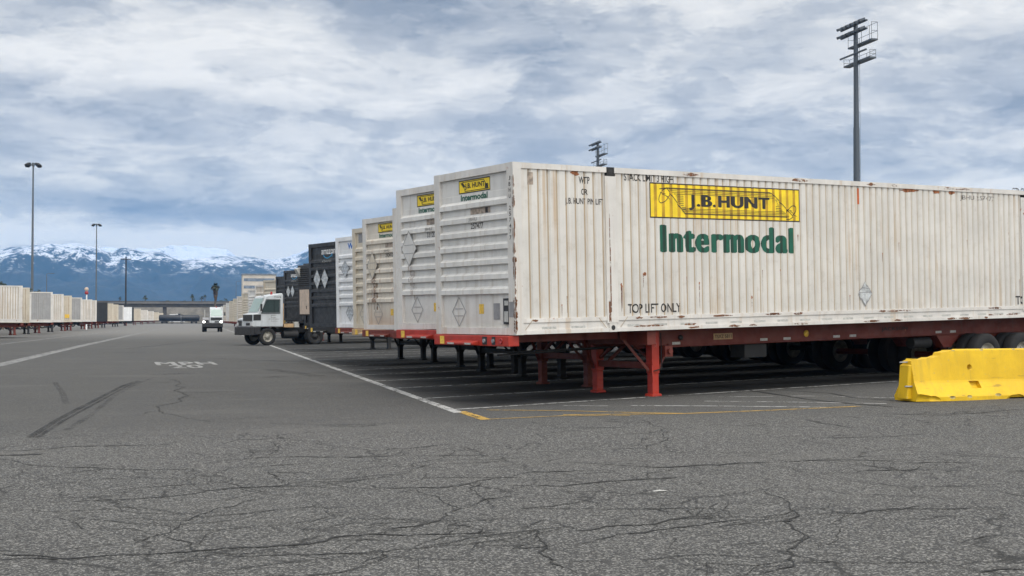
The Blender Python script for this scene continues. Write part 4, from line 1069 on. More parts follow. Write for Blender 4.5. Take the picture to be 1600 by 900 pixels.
    badge('T1078', 1.30, 1.72, 2.70, 2.80, 'inkblack')
    lay(strokes_bm([([(1.42, 1.72), (1.12, 1.72), (1.12, 1.58), (1.40, 1.58)], .022)]), 0, [], lambda a, b: (a, Y0 - .004, b), 'emblem', M['inkgrey'], cab)
    badge('PARSEC', 1.0, 1.62, 1.47, 1.53, 'inkgrey'); badge('Kansas', 1.12, 1.5, 1.36, 1.42, 'inkgrey')
    mb = MB(); mb.box(1.68, 1.685, Y0 - .004, Y0 - .001, 1.1, 2.6); mb.box(.55, .555, Y0 - .004, Y0 - .001, 1.1, 1.8); mb.build('door_seam', M['grime'], cab)
    return r
def glass2(name, col, alpha, rough=.05):
    m, t, b = new_mat(name); b.inputs['Base Color'].default_value = (*col, 1); b.inputs['Roughness'].default_value = rough
    b.inputs['Alpha'].default_value = alpha; return m
M['glassdark'] = glass2('dark_window_glass', (.03, .05, .05), .80)
M['glasslight'] = glass2('windscreen_glass', (.30, .40, .38), .8, .15)
def place_tractor():
    g = ground(418, 539.8)
    lat = Vector((-math.sin(YC), math.cos(YC), 0)); back = Vector((math.cos(YC), math.sin(YC), 0))
    o = g + lat * 1.1 - back * .95; o.z = gz(o.x)
    t = yard_tractor(o, YC, 'white yard tractor seen from its side, pulling a dark container')
    return o, back
TO, TB = place_tractor()
nose = TO + TB * 3.0; nose.z = 1.46
R9 = container('black', nose, YC, .012, 'smaller dark container nose with white lettering coupled to the yard tractor', GROUP_R)
prime_front(R9)
R10 = container('black', nose + Vector((-.22, 3.7, -.24)), YC, PC, 'dark container whose edge peeks out behind the cab of the yard tractor', GROUP_R)
cap_chassis(R9, 'black chassis of the dark container coupled to the yard tractor', GROUP_C, 'darksteel', 'darksteel', 'darksteel', legs=False)
cap_chassis(R10, 'black chassis under the dark container behind the tractor cab', GROUP_C, 'darksteel', 'darksteel', 'darksteel')
g2 = ground(332, 518.8)
yard_tractor(Vector((g2.x, g2.y, 0)), math.pi / 2, 'white yard tractor driving towards the viewer with headlights on', True)

# ------------------------------------------------------------------ jersey barrier
def barrier():
    a = ground(1417, 627.5); b = ground(1600, 619.5); d = (b - a); yaw = math.atan2(d.y, d.x)
    r = empty('jersey_barrier', a, yaw, 0, 'chipped yellow concrete barrier beside the nearest container', 'barrier')
    Lb, half = 3.4, .31
    # half profile: (height, half width)
    prof = [(0.0, .31), (.07, .31), (.09, .30), (.30, .185), (.34, .17), (.84, .105), (.86, .09)]
    nx = 90; vs = []; ring = []
    rr = random.Random(3)
    def top(x):
        h = .86
        if x < .62: h = .70 + .02 * mnoise.noise((x * 9, 0, 0)) + (.05 * max(0, (x - .28)) / .34 if x > .28 else 0) - (.03 if x < .06 else 0)
        elif x < .80: h = .80 + .03 * (x - .62) / .18 + .012 * mnoise.noise((x * 20, 3, 0))
        elif x < 1.02: h = .845
        return h
    m = MB()
    np_ = len(prof)
    for i in range(nx + 1):
        x = Lb * (i / nx) ** 1.25
        tp = top(x)
        for s in (1, -1):
            seq = prof if s == 1 else prof[::-1]
            for (h, w) in seq:
                hh = min(h, tp); 
                ww = w
                yy = -ww * s
                if h > tp: yy *= .95 - .2 * (h - tp)
                # broken toe at the near left end and along the foot
                j = .004 * mnoise.noise((x * 7, h * 11, s * 3))
                vs.append((x + (.03 * mnoise.noise((h * 8, s, 2)) if i == 0 else 0), yy + j, hh + .012))
    n = 2 * np_
    fs = [(i * n + k, i * n + (k + 1) % n, (i + 1) * n + (k + 1) % n, (i + 1) * n + k) for i in range(nx) for k in range(n)]
    fs += [tuple(range(n)), tuple(range(nx * n, (nx + 1) * n))]
    m.add(vs, fs)
    body = m.build('body', [M['barrier']], r)
    me = body.data
    # lifting hole and drain pocket: dark recessed tubes set in the face
    def face_y(h):
        for (h0, w0), (h1, w1) in zip(prof[:-1], prof[1:]):
            if h0 <= h <= h1: return w0 + (w1 - w0) * (h - h0) / (h1 - h0)
        return .1
    def cut(mb, rough=0.):
        c = mb.build('cutter', [M['barrier']])
        if rough:
            for v in c.data.vertices: v.co += Vector([mnoise.noise(v.co * 9 + Vector((q, 0, 0))) for q in (0, 50, 90)]) * rough
        c.parent = r; bpy.context.view_layer.update()
        md = body.modifiers.new('cut', 'BOOLEAN'); md.operation = 'DIFFERENCE'; md.object = c; md.solver = 'EXACT'
        dg = bpy.context.evaluated_depsgraph_get(); me = bpy.data.meshes.new_from_object(body.evaluated_get(dg))
        body.modifiers.remove(md); old = body.data; body.data = me; bpy.data.meshes.remove(old); bpy.data.objects.remove(c)
    k = MB(); k.cyl((1.20, -.4, .565), (1.20, .02, .565), .052, n=24); cut(k)
    y0 = -face_y(.2) - .05; k = MB()
    k.add([(1.12, -.4, .345), (1.36, -.4, .345), (1.38, -.4, .205), (1.17, -.4, .205), (1.15, -.10, .33), (1.36, -.10, .33), (1.37, -.15, .215), (1.18, -.15, .215)],
          [(0, 1, 2, 3), (7, 6, 5, 4), (0, 4, 5, 1), (1, 5, 6, 2), (2, 6, 7, 3), (3, 7, 4, 0)]); cut(k)
    k = MB(); k.box(1.95, 2.45, -.5, .5, -.05, .045); cut(k)
    def blob(c, sx, sy, sz, rough, mat='barrier'):
        k = MB(); ns = 14; pr = [(-math.cos(math.pi * i / ns), max(.0, math.sin(math.pi * i / ns))) for i in range(ns + 1)]
        k.lathe((0, 0, 0), (0, 0, 1), [(h, max(q, .003)) for h, q in pr], 18, smooth=False)
        k.add([k.v[i] for i in range(18)], [tuple(range(18))]); k.add([k.v[ns * 18 + i] for i in range(18)], [tuple(range(18))])
        k.v = [(c[0] + x * sx, c[1] + y * sy, c[2] + z * sz) for x, y, z in k.v]
        o = MB(); o.v, o.f, o.m, o.sm = k.v, k.f, k.m, k.sm
        bm_ = o.build('cutter', [M[mat]]); bm = bmesh.new(); bm.from_mesh(bm_.data); bmesh.ops.remove_doubles(bm, verts=bm.verts, dist=1e-4); bm.to_mesh(bm_.data); bm.free()
        for v in bm_.data.vertices: v.co += Vector([mnoise.noise(v.co * 8 + Vector((q, 0, 0))) for q in (0, 50, 90)]) * rough
        bm_.parent = r; bpy.context.view_layer.update()
        md = body.modifiers.new('cut', 'BOOLEAN'); md.operation = 'DIFFERENCE'; md.object = bm_; md.solver = 'EXACT'; md.material_mode = 'TRANSFER'
        dg = bpy.context.evaluated_depsgraph_get(); me = bpy.data.meshes.new_from_object(body.evaluated_get(dg))
        body.modifiers.remove(md); old = body.data; body.data = me; bpy.data.meshes.remove(old); bpy.data.objects.remove(bm_)
    for c in (((.02, -.36, .02), .34, .14, .14, .03), ((.28, -.38, .03), .22, .12, .09, .03), ((2.05, -.35, .02), .22, .10, .09, .03), ((.03, -.2, .74), .07, .12, .07, .02), ((.40, -.16, .79), .12, .06, .05, .02)):
        blob(*c)
    for x_, z_, q in ((1.50, .86, .03), (.88, .86, .03), (2.2, .87, .035), (1.05, .07, .035), (1.66, .09, .04), (.70, .06, .035)):
        blob((x_, -face_y(min(z_, .85)) - .35 * q, z_ + .012), q * 1.8, q * .8, q, q * .35, 'concrete')
    # steel loop and slotted key at the exposed end
    k = MB(); k.prism([(-.10, .04), (.02, .04), (.02, .62), (-.05, .62)], -.12, .12); kk = k.build('end_key', M['barrier'], r, .02)
    k = MB(); k.cyl((-.16, -.02, .66), (.05, -.02, .66), .012, n=8); k.cyl((-.14, -.13, .26), (.05, -.13, .26), .014, n=8); k.build('connecting_loop', M['galv'], r)
    return r
M['holedark'] = plain('hole_dark', (.03, .025, .012), .9)
M['pocket'] = plain('pocket_dull_yellow', (.50, .36, .03), .8)
barrier()

# ------------------------------------------------------------------ rows of containers further off
GL = 'containers in the row across the lane'; GLC = 'chassis in the row across the lane'
def far_chassis_parts(col):
    key = ('fc', col)
    if key in _cc: return _cc[key]
    g = -1.2
    a = MB(); a.box(-.1, .12, -1.22, 1.22, -.2, -.012); 
    for s in (-1, 1): a.box(.12, 16, s * .6 - .06, s * .6 + .06, -.34, -.013)
    a.box(2.9, 3.1, -1.2, 1.2, -.26, -.0135)
    l = []
    for s in (-1, 1):
        m = MB(); m.box(3.25, 3.43, s * .83 - .08, s * .83 + .08, g + .1, -.1); m.box(3.2, 3.48, s * .83 - .12, s * .83 + .12, g + .012, g + .1); l.append(('landing_leg', m.mesh('landing_leg', M[col])))
    c = MB(); c.box(3.3, 3.4, -.75, .75, -.72, -.6); c.bar((3.45, -.8, -.75), (3.9, -.6, -.3), .06); c.bar((3.45, .8, -.75), (3.9, .6, -.3), .06)
    _cc[key] = [('main_frame', a.mesh('main_frame', M[col])), ('leg_brace', c.mesh('leg_brace', M[col]))] + l
    return _cc[key]
def far_chassis(loc, yaw, label, group, col):
    r = empty('container_chassis', loc, yaw, 0, label, 'chassis', group)
    for n, me in far_chassis_parts(col): put_mesh(n, me, r)
    for x in (12.75, 14.05):
        for s in (-1, 1): wheel(x, s * 1.09, -1.2 + .505, r, s)
YL = math.pi + YC
latL = Vector((-math.sin(YL), math.cos(YL), 0))
left_row = [ # nose pixel column, style, label, chassis colour
    (-14, 'worn_white', 'white container cut by the edge of the view, first of the row across the lane', 'darkred'),
    (35, 'worn_white', 'white ribbed container with a taller corner post before the cream one', 'darkred'),
    (46, 'cream', 'cream container between the taller white post and the grey ribbed side', 'darkred'),
    (82, 'grey', 'grey ribbed container with white end frame', 'darkred'),
    (99, 'worn_white', 'white container directly after the grey ribbed one', 'darksteel'),
    (112, 'cream', 'smooth cream container with a yellow sticker near its bottom', 'darkred'),
    (128, 'grey', 'dull grey ribbed container just after the one with the yellow sticker', 'darksteel'),
    (144, 'worn_white', 'white container just below the red and white round sign', 'darkred'),
    (151, 'worn_white', 'narrow white container touching the black one', 'darkred'),
    (168, 'black', 'wide black container in the row across the lane', 'darkred'),
    (177, 'cream', 'cream container right behind the wide black one', 'darkred'),
    (185, 'cream', 'cream container standing before the grey one', 'darkred'),
    (193, 'grey', 'grey container beneath the dark utility pole', 'darksteel'),
    (206, 'clean', 'bright white container beyond the utility pole', 'darksteel'),
    (209, 'black', 'thin black container sliver after the bright white one', 'darksteel'),
    (220, 'cream', 'cream container right after the black sliver', 'darkred'),
    (231, 'worn_white', 'white container, fourth from the far end of its row', 'darkred'),
    (240, 'worn_white', 'white container, third from the far end of its row', 'darkred'),
    (248, 'cream', 'cream container, second from the far end of its row', 'darkred'),
    (255, 'cream', 'last cream container at the far end by the tank car', 'darkred')]
SHORT = {128: 'dull grey ribbed container across the lane', 112: 'smooth cream container with the yellow sticker', 46: 'cream container after the taller white post', 35: 'white ribbed container with the taller post'}
for i, (u, st, lab, cc) in enumerate(left_row):
    p = at_x(u, -13.5)
    o = p - latL * HW; o.z = 1.2
    if u == 35: o.z += .05
    c = container(st, o, YL, 0, lab, GL, 1.0, False)
    far_chassis(Vector((o.x, o.y, 1.2)), YL, ('dark ' if cc == 'darksteel' else 'rusty red ') + 'chassis under the ' + SHORT.get(u, lab.split(',')[0]), GLC, cc)
    if u == 112:
        lay(poly_bm([rect(.25, .75, .45, .85)]), 0, [], lambda a, b: (a, HW + .004, b), 'yellow_sticker', M['sticker'], c)
GF = 'containers in the near row beyond the tractor'; GFC = 'chassis in the near row beyond the tractor'
ordw = ['first', 'second', 'third', 'fourth', 'fifth', 'sixth', 'seventh', 'eighth', 'ninth', 'tenth', 'eleventh', 'twelfth']
for i, u in enumerate((411, 398, 387, 378, 370, 364, 358, 353, 348.5, 345, 342)):
    p = at_x(u, 4.25); lat = Vector((-math.sin(YC), math.cos(YC), 0)); o = p - lat * HW; o.z = 1.22
    st = ('cream', 'rusty', 'worn_white', 'cream', 'rusty', 'cream', 'cream', 'worn_white', 'rusty', 'cream', 'cream', 'cream')[i]
    c = container(st, o, YC, 0, f'{ {"cream": "cream", "rusty": "rust marked cream", "worn_white": "white"}[st] } container nose, {ordw[i]} of the row beyond the yard tractor', GF, 1., False)
    far_chassis(o, YC, f'rusty chassis under the {ordw[i]} container beyond the yard tractor', GFC, 'darkred')

# ------------------------------------------------------------------ light masts and towers
def mast(px, ytop, H, label, head='ring'):
    d = ray(px, ytop); t = (H - CAMH) / d.z; x, y = d.x * t, d.y * t
    r = empty('light_mast', (x, y, gz(x)), .35, 0, label, 'light mast', 'tall light masts')
    s = y / 230
    mb = MB(); mb.cyl((0, 0, 0), (0, 0, H - .4), .27, .13, n=12); mb.build('pole', M['pole'], r)
    mb = MB(); mb.cyl((0, 0, H - .75), (0, 0, H - .1), .26, n=12)
    for k in range(4):
        a = k * math.pi / 2 + .5; mb.bar((0, 0, H - .45), (1.1 * math.cos(a), 1.1 * math.sin(a), H - .45), .1)
    mb.build('lamp_bracket', M['pole'], r)
    for k in range(4):
        a = k * math.pi / 2 + .5; c = Vector((1.25 * math.cos(a), 1.25 * math.sin(a), H - .5))
        q = Matrix.Rotation(a, 3, 'Z') @ Matrix.Rotation(.55, 3, 'Y')
        mb = MB(); mb.obox(c, (.42, .42, .17), q); mb.build('floodlight', M['darksteel'], r, .03)
    return r
mast(52, 253.5, 30, 'taller light mast rising behind the row across the lane')
mast(151, 349, 30, 'shorter distant light mast between the taller one and the utility pole')
def thin_pole(px, ytop, Y, label):
    p = at_y(px, ytop, Y); r = empty('lamp_post', (p.x, Y, 0), 0, 0, label, 'lamp post')
    mb = MB(); mb.cyl((0, 0, 0), (0, 0, p.z), .12, .06, n=8); mb.build('pole', M['pole'], r); mb = MB(); mb.bar((0, 0, p.z), (1.0, 0, p.z + .1), .08); mb.box(.8, 1.4, -.12, .12, p.z + .06, p.z + .16); mb.build('lamp_head', M['pole'], r)
thin_pole(73, 428, 260, 'thin faint lamp post behind the grey ribbed container')
thin_pole(369, 440, 420, 'thin lamp post rising beside the office building')
def utility_pole():
    p = at_y(197, 401, 330); r = empty('utility_pole', (p.x, 330, 0), .1, 0, 'dark wooden utility pole with a crossarm above the row', 'utility pole')
    h = p.z; mb = MB(); mb.cyl((0, 0, 0), (0, 0, h), .24, .16, n=10); mb.build('pole', M['blackpaint'], r)
    mb = MB(); mb.box(-1.2, 1.2, -.16, -.02, h - .75, h - .55); mb.build('crossarm', M['blackpaint'], r)
    mb = MB()
    for x in (-1.1, -.5, .5, 1.1): mb.cyl((x, -.09, h - .55), (x, -.09, h - .3), .05, n=6)
    mb.build('insulator', M['galv'], r)
    mb = MB(); mb.box(-.1, .1, -.35, -.15, h * .5, h * .5 + .8); mb.build('junction_box', M['darksteel'], r)
utility_pole()
def sign():
    p = at_y(135.5, 449, 200); h = p.z; r = empty('round_sign', (p.x, 200, 0), 0, 0, 'round red and white sign on a white post above the containers', 'sign')
    mb = MB(); mb.cyl((0, 0, 0), (0, 0, h - .2), .10, n=8); mb.build('post', M['inkwhite'], r)
    mb = MB(); mb.lathe((0, -.12, h - .28), (0, -1, 0), [(0, .30), (.05, .30), (.05, 0)], 16); mb.build('upper_disc', M['beige'], r)
    mb = MB(); mb.lathe((0, -.12, h - .82), (0, -1, 0), [(0, .27), (.05, .27), (.05, 0)], 16); mb.build('red_disc', M['redlens'], r)
sign()
def stadium_tower(px, ytop, H, yaw, label):
    d = ray(px, ytop); t = (H - CAMH) / d.z; x, y = d.x * t, d.y * t
    r = empty('floodlight_tower', (x, y, gz(x)), yaw, 0, label, 'floodlight tower', 'steel floodlight towers')
    mb = MB(); mb.cyl((0, 0, 0), (0, 0, H * .3), .46, .40, n=14); mb.cyl((0, 0, H * .3), (0, 0, H * .66), .385, .33, n=14); mb.cyl((0, 0, H * .66), (0, 0, H - .2), .30, .24, n=14)
    mb.build('pole', M['poledark'], r)
    def arm(z, x0, x1, n, lamps=True):
        m = MB(); m.box(x0, x1, -.32, -.16, z - .08, z + .08); m.build('lamp_bar', M['poledark'], r)
        if lamps:
            for k in range(n):
                xx = x0 + (x1 - x0) * (k + .5) / n
                m = MB(); m.obox((xx, -.62, z + .10), (.19, .36, .14), Matrix.Rotation(.35, 3, 'X')); m.build('floodlight', M['poledark'], r, .03)
    def platform(z, x0, x1, h):
        m = MB(); m.box(x0, x1, .16, .95, z - .09, z + .09); m.build('platform', M['poledark'], r)
        m = MB()
        for xx in (x0 + .03, x0 + (x1 - x0) * .33, x0 + (x1 - x0) * .66, x1 - .03):
            m.cyl((xx, .92, z), (xx, .92, z + h), .025, n=5)
        for k in (.5, 1.): m.cyl((x0, .92, z + h * k), (x1, .92, z + h * k), .025, n=5)
        for xx in (x0 + .03, x1 - .03):
            m.cyl((xx, .2, z), (xx, .2, z + h), .025, n=5)
            for k in (.5, 1.): m.cyl((xx, .2, z + h * k), (xx, .92, z + h * k), .025, n=5)
        m.build('railing', M['pole'], r)
    arm(H - .25, -2.9, 2.9, 6); arm(H - 1.15, -2.9, 2.9, 6); platform(H - 2.35, -2.1, 3.1, 1.9)
    arm(H - 3.4, -3.1, 2.7, 5, False); platform(H - 4.25, -3.1, 2.7, .85)
    m = MB()
    for k in range(24): m.bar((.25, -.32, 2 + k * 1.3), (.25, .32, 2 + k * 1.3), .03)
    for yy in (-.32, .32): m.bar((.25, yy, 1.6), (.25, yy, 32.3), .03)
    m.build('ladder', M['poledark'], r)
    return r
stadium_tower(1337, 41, 34, -1.57, 'large floodlight tower with two lamp platforms behind the nearest container')
stadium_tower(934, 225.5, 34, -1.57, 'small distant floodlight tower seen over the container roof')

# ------------------------------------------------------------------ overpass, tank car, building, trees
M['bridge'] = plain('bridge_concrete_dark', (.085, .08, .075), .9, 0, .25, .4)
M['bridgelight'] = plain('bridge_ledge', (.16, .155, .15), .9, 0, .2, .4)
M['abut'] = plain('abutment_concrete', (.24, .225, .20), .9, 0, .25, .3)
M['tank'] = plain('tank_black', (.02, .02, .022), .45, 0, .3, .8)
M['officewall'] = plain('office_wall', (.50, .45, .38), .8, 0, .1, .3)
M['officeband'] = plain('office_glass', (.14, .17, .21), .25, 0, .2, .5)
def overpass():
    Y = 530; x0, x1 = -220, 160
    r = empty('overpass', (0, Y, 0), 0, 0, 'long dark concrete overpass crossing the far end of the lane', 'overpass')
    zt = at_y(310, 470.5, Y).z; zl = at_y(310, 473.6, Y).z; zb = at_y(310, 480, Y).z
    mb = MB(); mb.box(x0, x1, -.2, .2, zl + .2, zt); mb.build('parapet', M['bridge'], r)
    mb = MB(); mb.box(x0, x1, -.6, 11, zl - .25, zl + .2); mb.build('deck', M['bridgelight'], r)
    mb = MB(); mb.box(x0, x1, .3, 10.6, zb, zl - .25); mb.build('girder', M['bridge'], r)
    for px in (257, 372, 130):
        p = at_y(px, 490, Y + 2)
        mb = MB(); mb.box(p.x - .65, p.x + .65, 1.2, 9.5, 0, zb); mb.build('pier', M['bridge'], r)
    mb = MB(); mb.prism([(x0, 0), (x1, 0), (x1, zl), (x0, zl)], 24, 26); mb.box(-14.5, 3, 22.5, 24.003, 0, 3.8); mb.build('abutment', M['abut'], r)
overpass()
def tank_car():
    Y = 500; pr = at_y(312, 500, Y); L = 15.; x1 = pr.x; x0 = x1 - L
    r = empty('tank_car', ((x0 + x1) / 2, Y, 0), 0, 0, 'black railway tank car standing under the overpass', 'tank car'); h = L / 2
    z = 2.15; R_ = 1.15
    mb = MB(); prof = [(-h, 0), (-h + .02, .55), (-h + .18, .95), (-h + .45, R_), (h - .45, R_), (h - .18, .95), (h - .02, .55), (h, 0)]
    mb.lathe((0, 0, z), (1, 0, 0), prof, 24); mb.build('tank', M['tank'], r)
    mb = MB(); mb.cyl((0, 0, z + R_ - .1), (0, 0, z + R_ + .42), .45, n=14); mb.box(-1.4, 1.4, -.5, .5, z + R_ + .02, z + R_ + .1); mb.build('dome', M['tank'], r)
    mb = MB(); mb.box(-h - .3, h + .3, -.6, .6, .85, 1.1); mb.build('underframe', M['tank'], r)
    for s in (-1, 1):
        mb = MB(); mb.box(s * 5.4 - 1.1, s * 5.4 + 1.1, -1.0, -.8, .45, .8); mb.box(s * 5.4 - 1.1, s * 5.4 + 1.1, .8, 1., .45, .8)
        for q in (-.85, .85): mb.lathe((s * 5.4 + q, -.75, .46), (0, 1, 0), [(0, 0), (0, .42), (1.5, .42), (1.5, 0)], 16)
        mb.build('bogie', M['darksteel'], r)
    mb = MB()
    for k in range(7): mb.bar((.5, -R_ - .08, 1.1 + k * .3), (.9, -R_ - .08, 1.1 + k * .3), .03)
    for x in (.5, .9): mb.bar((x, -R_ - .08, 1.0), (x, -R_ - .08, 3.2), .03)
    mb.build('ladder', M['galv'], r)
    mb = MB(); mb.box(-90, 40, -.8, -.7, .02, .12); mb.box(-90, 40, .65, .75, .02, .12)
    t = mb.build('railway_track', M['darksteel']); t.location = (0, Y, 0); tag(t, 'dark railway track crossing in front of the overpass', 'track', kind='structure')
    mb = MB(); mb.box(-90, 40, -2, 2, .0, .02); b = mb.build('track_bed', M['bridge']); b.location = (0, Y, 0); tag(b, 'dark ballast under the track', 'track bed', kind='structure')
    # white truck parked behind
    g = at_y(276, 500, 513)
    v = empty('parked_truck', (g.x, 513, 0), 0, 0, 'white truck whose roof shows above the black tank car', 'truck')
    mb = MB(); mb.prism([(-2.6, .6), (3.0, .6), (3.0, 2.2), (2.2, 2.5), (1.3, 3.6), (-.2, 3.72), (-.3, 3.6), (-2.6, 3.6)], -1.1, 1.1); mb.build('body', M['clean'], v, .05)
    mb = MB(); mb.add([(1.45, -1.105, 2.55), (2.05, -1.105, 2.55), (1.35, -1.105, 3.4), (.5, -1.105, 3.4), (.5, -1.105, 2.55)], [(0, 1, 2, 3, 4)]); mb.build('side_window', M['glassdark'], v)
    for x in (-1.7, 2.0):
        for s in (-1, 1): wheel(x, s * 1.0, .5, v, s)
tank_car()
def office():
    Y = 650; a = at_y(379, 430, Y); b = at_y(431, 430, Y); c = at_y(437, 431, Y)
    r = empty('office_building', (a.x, Y, 0), 0, 0, 'pale office building with dark window bands behind the tractor', 'building')
    w = b.x - a.x; H = a.z + .3
    mb = MB(); mb.box(0, w, 0, 16, 0, H); mb.box(w + .003, w + 22, 3, 18, 0, H - 1.3); mb.build('wall', M['officewall'], r)
    mb = MB(); mb.box(-.4, w + .4, -.4, 16.4, H + .003, H + .6); mb.box(w + .41, w + 22.4, 2.6, 18.4, H - 1.297, H - .7); mb.build('roof', M['officeband'], r)
    for k in range(5):
        z = H - 3.3 - k * 3.6
        mb = MB(); mb.box(.6, w - .6, -.06, -.003, z, z + 1.5); mb.box(w + 1, w + 21, 2.94, 2.997, z - .6, z + .8); mb.build('window_band', M['officeband'], r)
office()

def leafmat(name, a, b_):
    m, t, b = new_mat(name); c = t.coords('Object'); n = t.noise(c, 1.4, 4)
    t.put(b.inputs['Base Color'], t.mix(t.ramp(n, .3, .7), a, b_)); b.inputs['Roughness'].default_value = .8; return m
M['leaf'] = leafmat('leaf_dark_green', (.018, .03, .014), (.045, .06, .025))
M['frond'] = leafmat('palm_frond', (.02, .03, .015), (.05, .06, .03))
M['skirt'] = leafmat('dead_palm_skirt', (.06, .04, .025), (.13, .085, .05))
M['trunk'] = plain('trunk_bark', (.10, .075, .055), .9, 0, .3, 3)
def palm(px, ytop, Y, label, crown=2.2, skirt=False, hbase=0.):
    p = at_y(px, ytop, Y); H = p.z; rr = random.Random(int(px * 7))
    r = empty('palm_tree', (p.x, Y, 0), 0, 0, label, 'palm tree', 'palm trees by the overpass')
    mb = MB(); mb.cyl((0, 0, 0), (.15, 0, H - crown * .6), .32, .22, n=9); mb.build('trunk', M['trunk'], r)
    mb = MB(); c = Vector((.15, 0, H - crown * .65))
    for k in range(46 if skirt else 26):
        a = rr.uniform(0, 6.283); e = rr.uniform(-.6, 1.35); L = crown * rr.uniform(.75, 1.1)
        d = Vector((math.cos(a) * math.cos(e), math.sin(a) * math.cos(e), math.sin(e))); side = d.cross(Vector((0, 0, 1))).normalized()
        pts = [c + d * L * t - Vector((0, 0, .5 * L * t * t * (1 - .2 * math.sin(e)))) for t in (0, .35, .7, 1)]
        for i, w in enumerate((.05, .2, .24)):
            w2 = (.2, .24, .03)[i] * crown; w *= crown
            mb.add([pts[i] - side * w, pts[i] + side * w, pts[i + 1] + side * w2, pts[i + 1] - side * w2], [(0, 1, 2, 3)])
    mb.build('crown', M['frond'], r)
    if skirt:
        mb = MB()
        for k in range(170):
            z = rr.uniform(H - crown * 3.3, H - crown * .75); a = rr.uniform(0, 6.283); k_ = (z - (H - crown * 3.3)) / (crown * 2.55); R_ = crown * (.18 + .52 * k_) * rr.uniform(.8, 1.15)
            q = Vector((R_ * math.cos(a) + .15, R_ * math.sin(a), z)); tn = Vector((-math.sin(a), math.cos(a), 0)); w = .22; L = rr.uniform(.7, 1.2)
            inn = Vector((.15 + .2 * math.cos(a), .2 * math.sin(a), z + .5))
            mb.add([inn - tn * w * .5, inn + tn * w * .5, q + tn * w - Vector((0, 0, L * .3)), q - tn * w - Vector((0, 0, L * .3))], [(0, 1, 2, 3)])
        mb.build('dead_skirt', M['skirt'], r)
def tree(px, ytop, Y, wpx, label, group='distant trees beyond the overpass'):
    p = at_y(px, ytop, Y); H = p.z; W = wpx / F * Y / 2; rr = random.Random(int(px * 13 + ytop))
    r = empty('leafy_tree', (p.x, Y, 0), 0, 0, label, 'tree', group)
    mb = MB(); mb.cyl((0, 0, 0), (0, 0, H * .75), .3, .12, n=7)
    for k in range(4):
        a = rr.uniform(0, 6.28); mb.cyl((0, 0, H * .5), (math.cos(a) * W * .6, math.sin(a) * W * .6, H * .8), .12, .04, n=5)
    mb.build('trunk', M['trunk'], r)
    mb = MB(); hh = min(H * .35, W * 1.1)
    cl = [Vector((rr.uniform(-.8, .8) * W, rr.uniform(-.8, .8) * W, H - hh + rr.uniform(-.7, .55) * hh)) for _ in range(9)]
    for k in range(320):
        c = rr.choice(cl); v = Vector((rr.gauss(0, 1), rr.gauss(0, 1), rr.gauss(0, 1))).normalized() * W * .42 * rr.random() ** .4
        q = c + v; q.z = min(q.z, H); s = W * rr.uniform(.06, .12); a = Vector((rr.gauss(0, 1), rr.gauss(0, 1), rr.gauss(0, 1))).normalized(); b = a.orthogonal().normalized()
        mb.add([q - a * s, q + b * s, q + a * s, q - b * s], [(0, 1, 2, 3)])
    mb.build('crown', M['leaf'], r)
palm(336, 441, 420, 'tall palm tree with brown dead skirt in front of the overpass', 1.75, True)
palm(300, 459, 700, 'small palm, first left of the tall skirted palm', 1.6)
palm(315, 462, 740, 'thin palm close beside the tall skirted palm', 1.5)
palm(320, 460, 780, 'second thin palm close beside the tall skirted palm', 1.4)
palm(226.5, 461, 700, 'lone round headed palm above the middle of the overpass', 1.9)
palm(187, 463, 700, 'dark slim palm beside the utility pole', 1.2)
for px, yt, w, lab in ((261, 467.5, 7, 'low dark bush between the lone palm and its neighbours'), (289, 466.5, 9, 'wide dark tree top on the overpass skyline'), (302.5, 465, 6, 'small tree under the first small palm'), (345, 467, 7, 'small tree just behind the tall skirted palm'),
                       (353, 465.5, 6, 'tiny tree above the oncoming tractor'), (363, 467, 6, 'tiny tree nearest the thin lamp post')):
    tree(px, yt, 690, w, lab)
tree(40, 447, 210, 22, 'dark tree behind the cream container across the lane', 'trees behind the row across the lane')
tree(4, 436, 200, 16, 'dark tree at the edge of the view behind the white container', 'trees behind the row across the lane')
tree(56, 450, 190, 16, 'low dark tree at the foot of the taller light mast', 'trees behind the row across the lane')

# small litter
def litter():
    g = ground(1032, 768.5); mb = MB(); mb.add([(-.09, -.02, .012), (.0, -.035, .02), (.1, -.01, .01), (.08, .03, .014), (-.01, .02, .03), (-.1, .025, .012)], [(0, 1, 4, 5), (1, 2, 3, 4)])
    o = mb.build('paper_scrap', M['reflect']); o.location = g; tag(o, 'small white paper scrap lying on the cracked asphalt', 'litter'); o.scale = (.7, .7, .6)
litter()

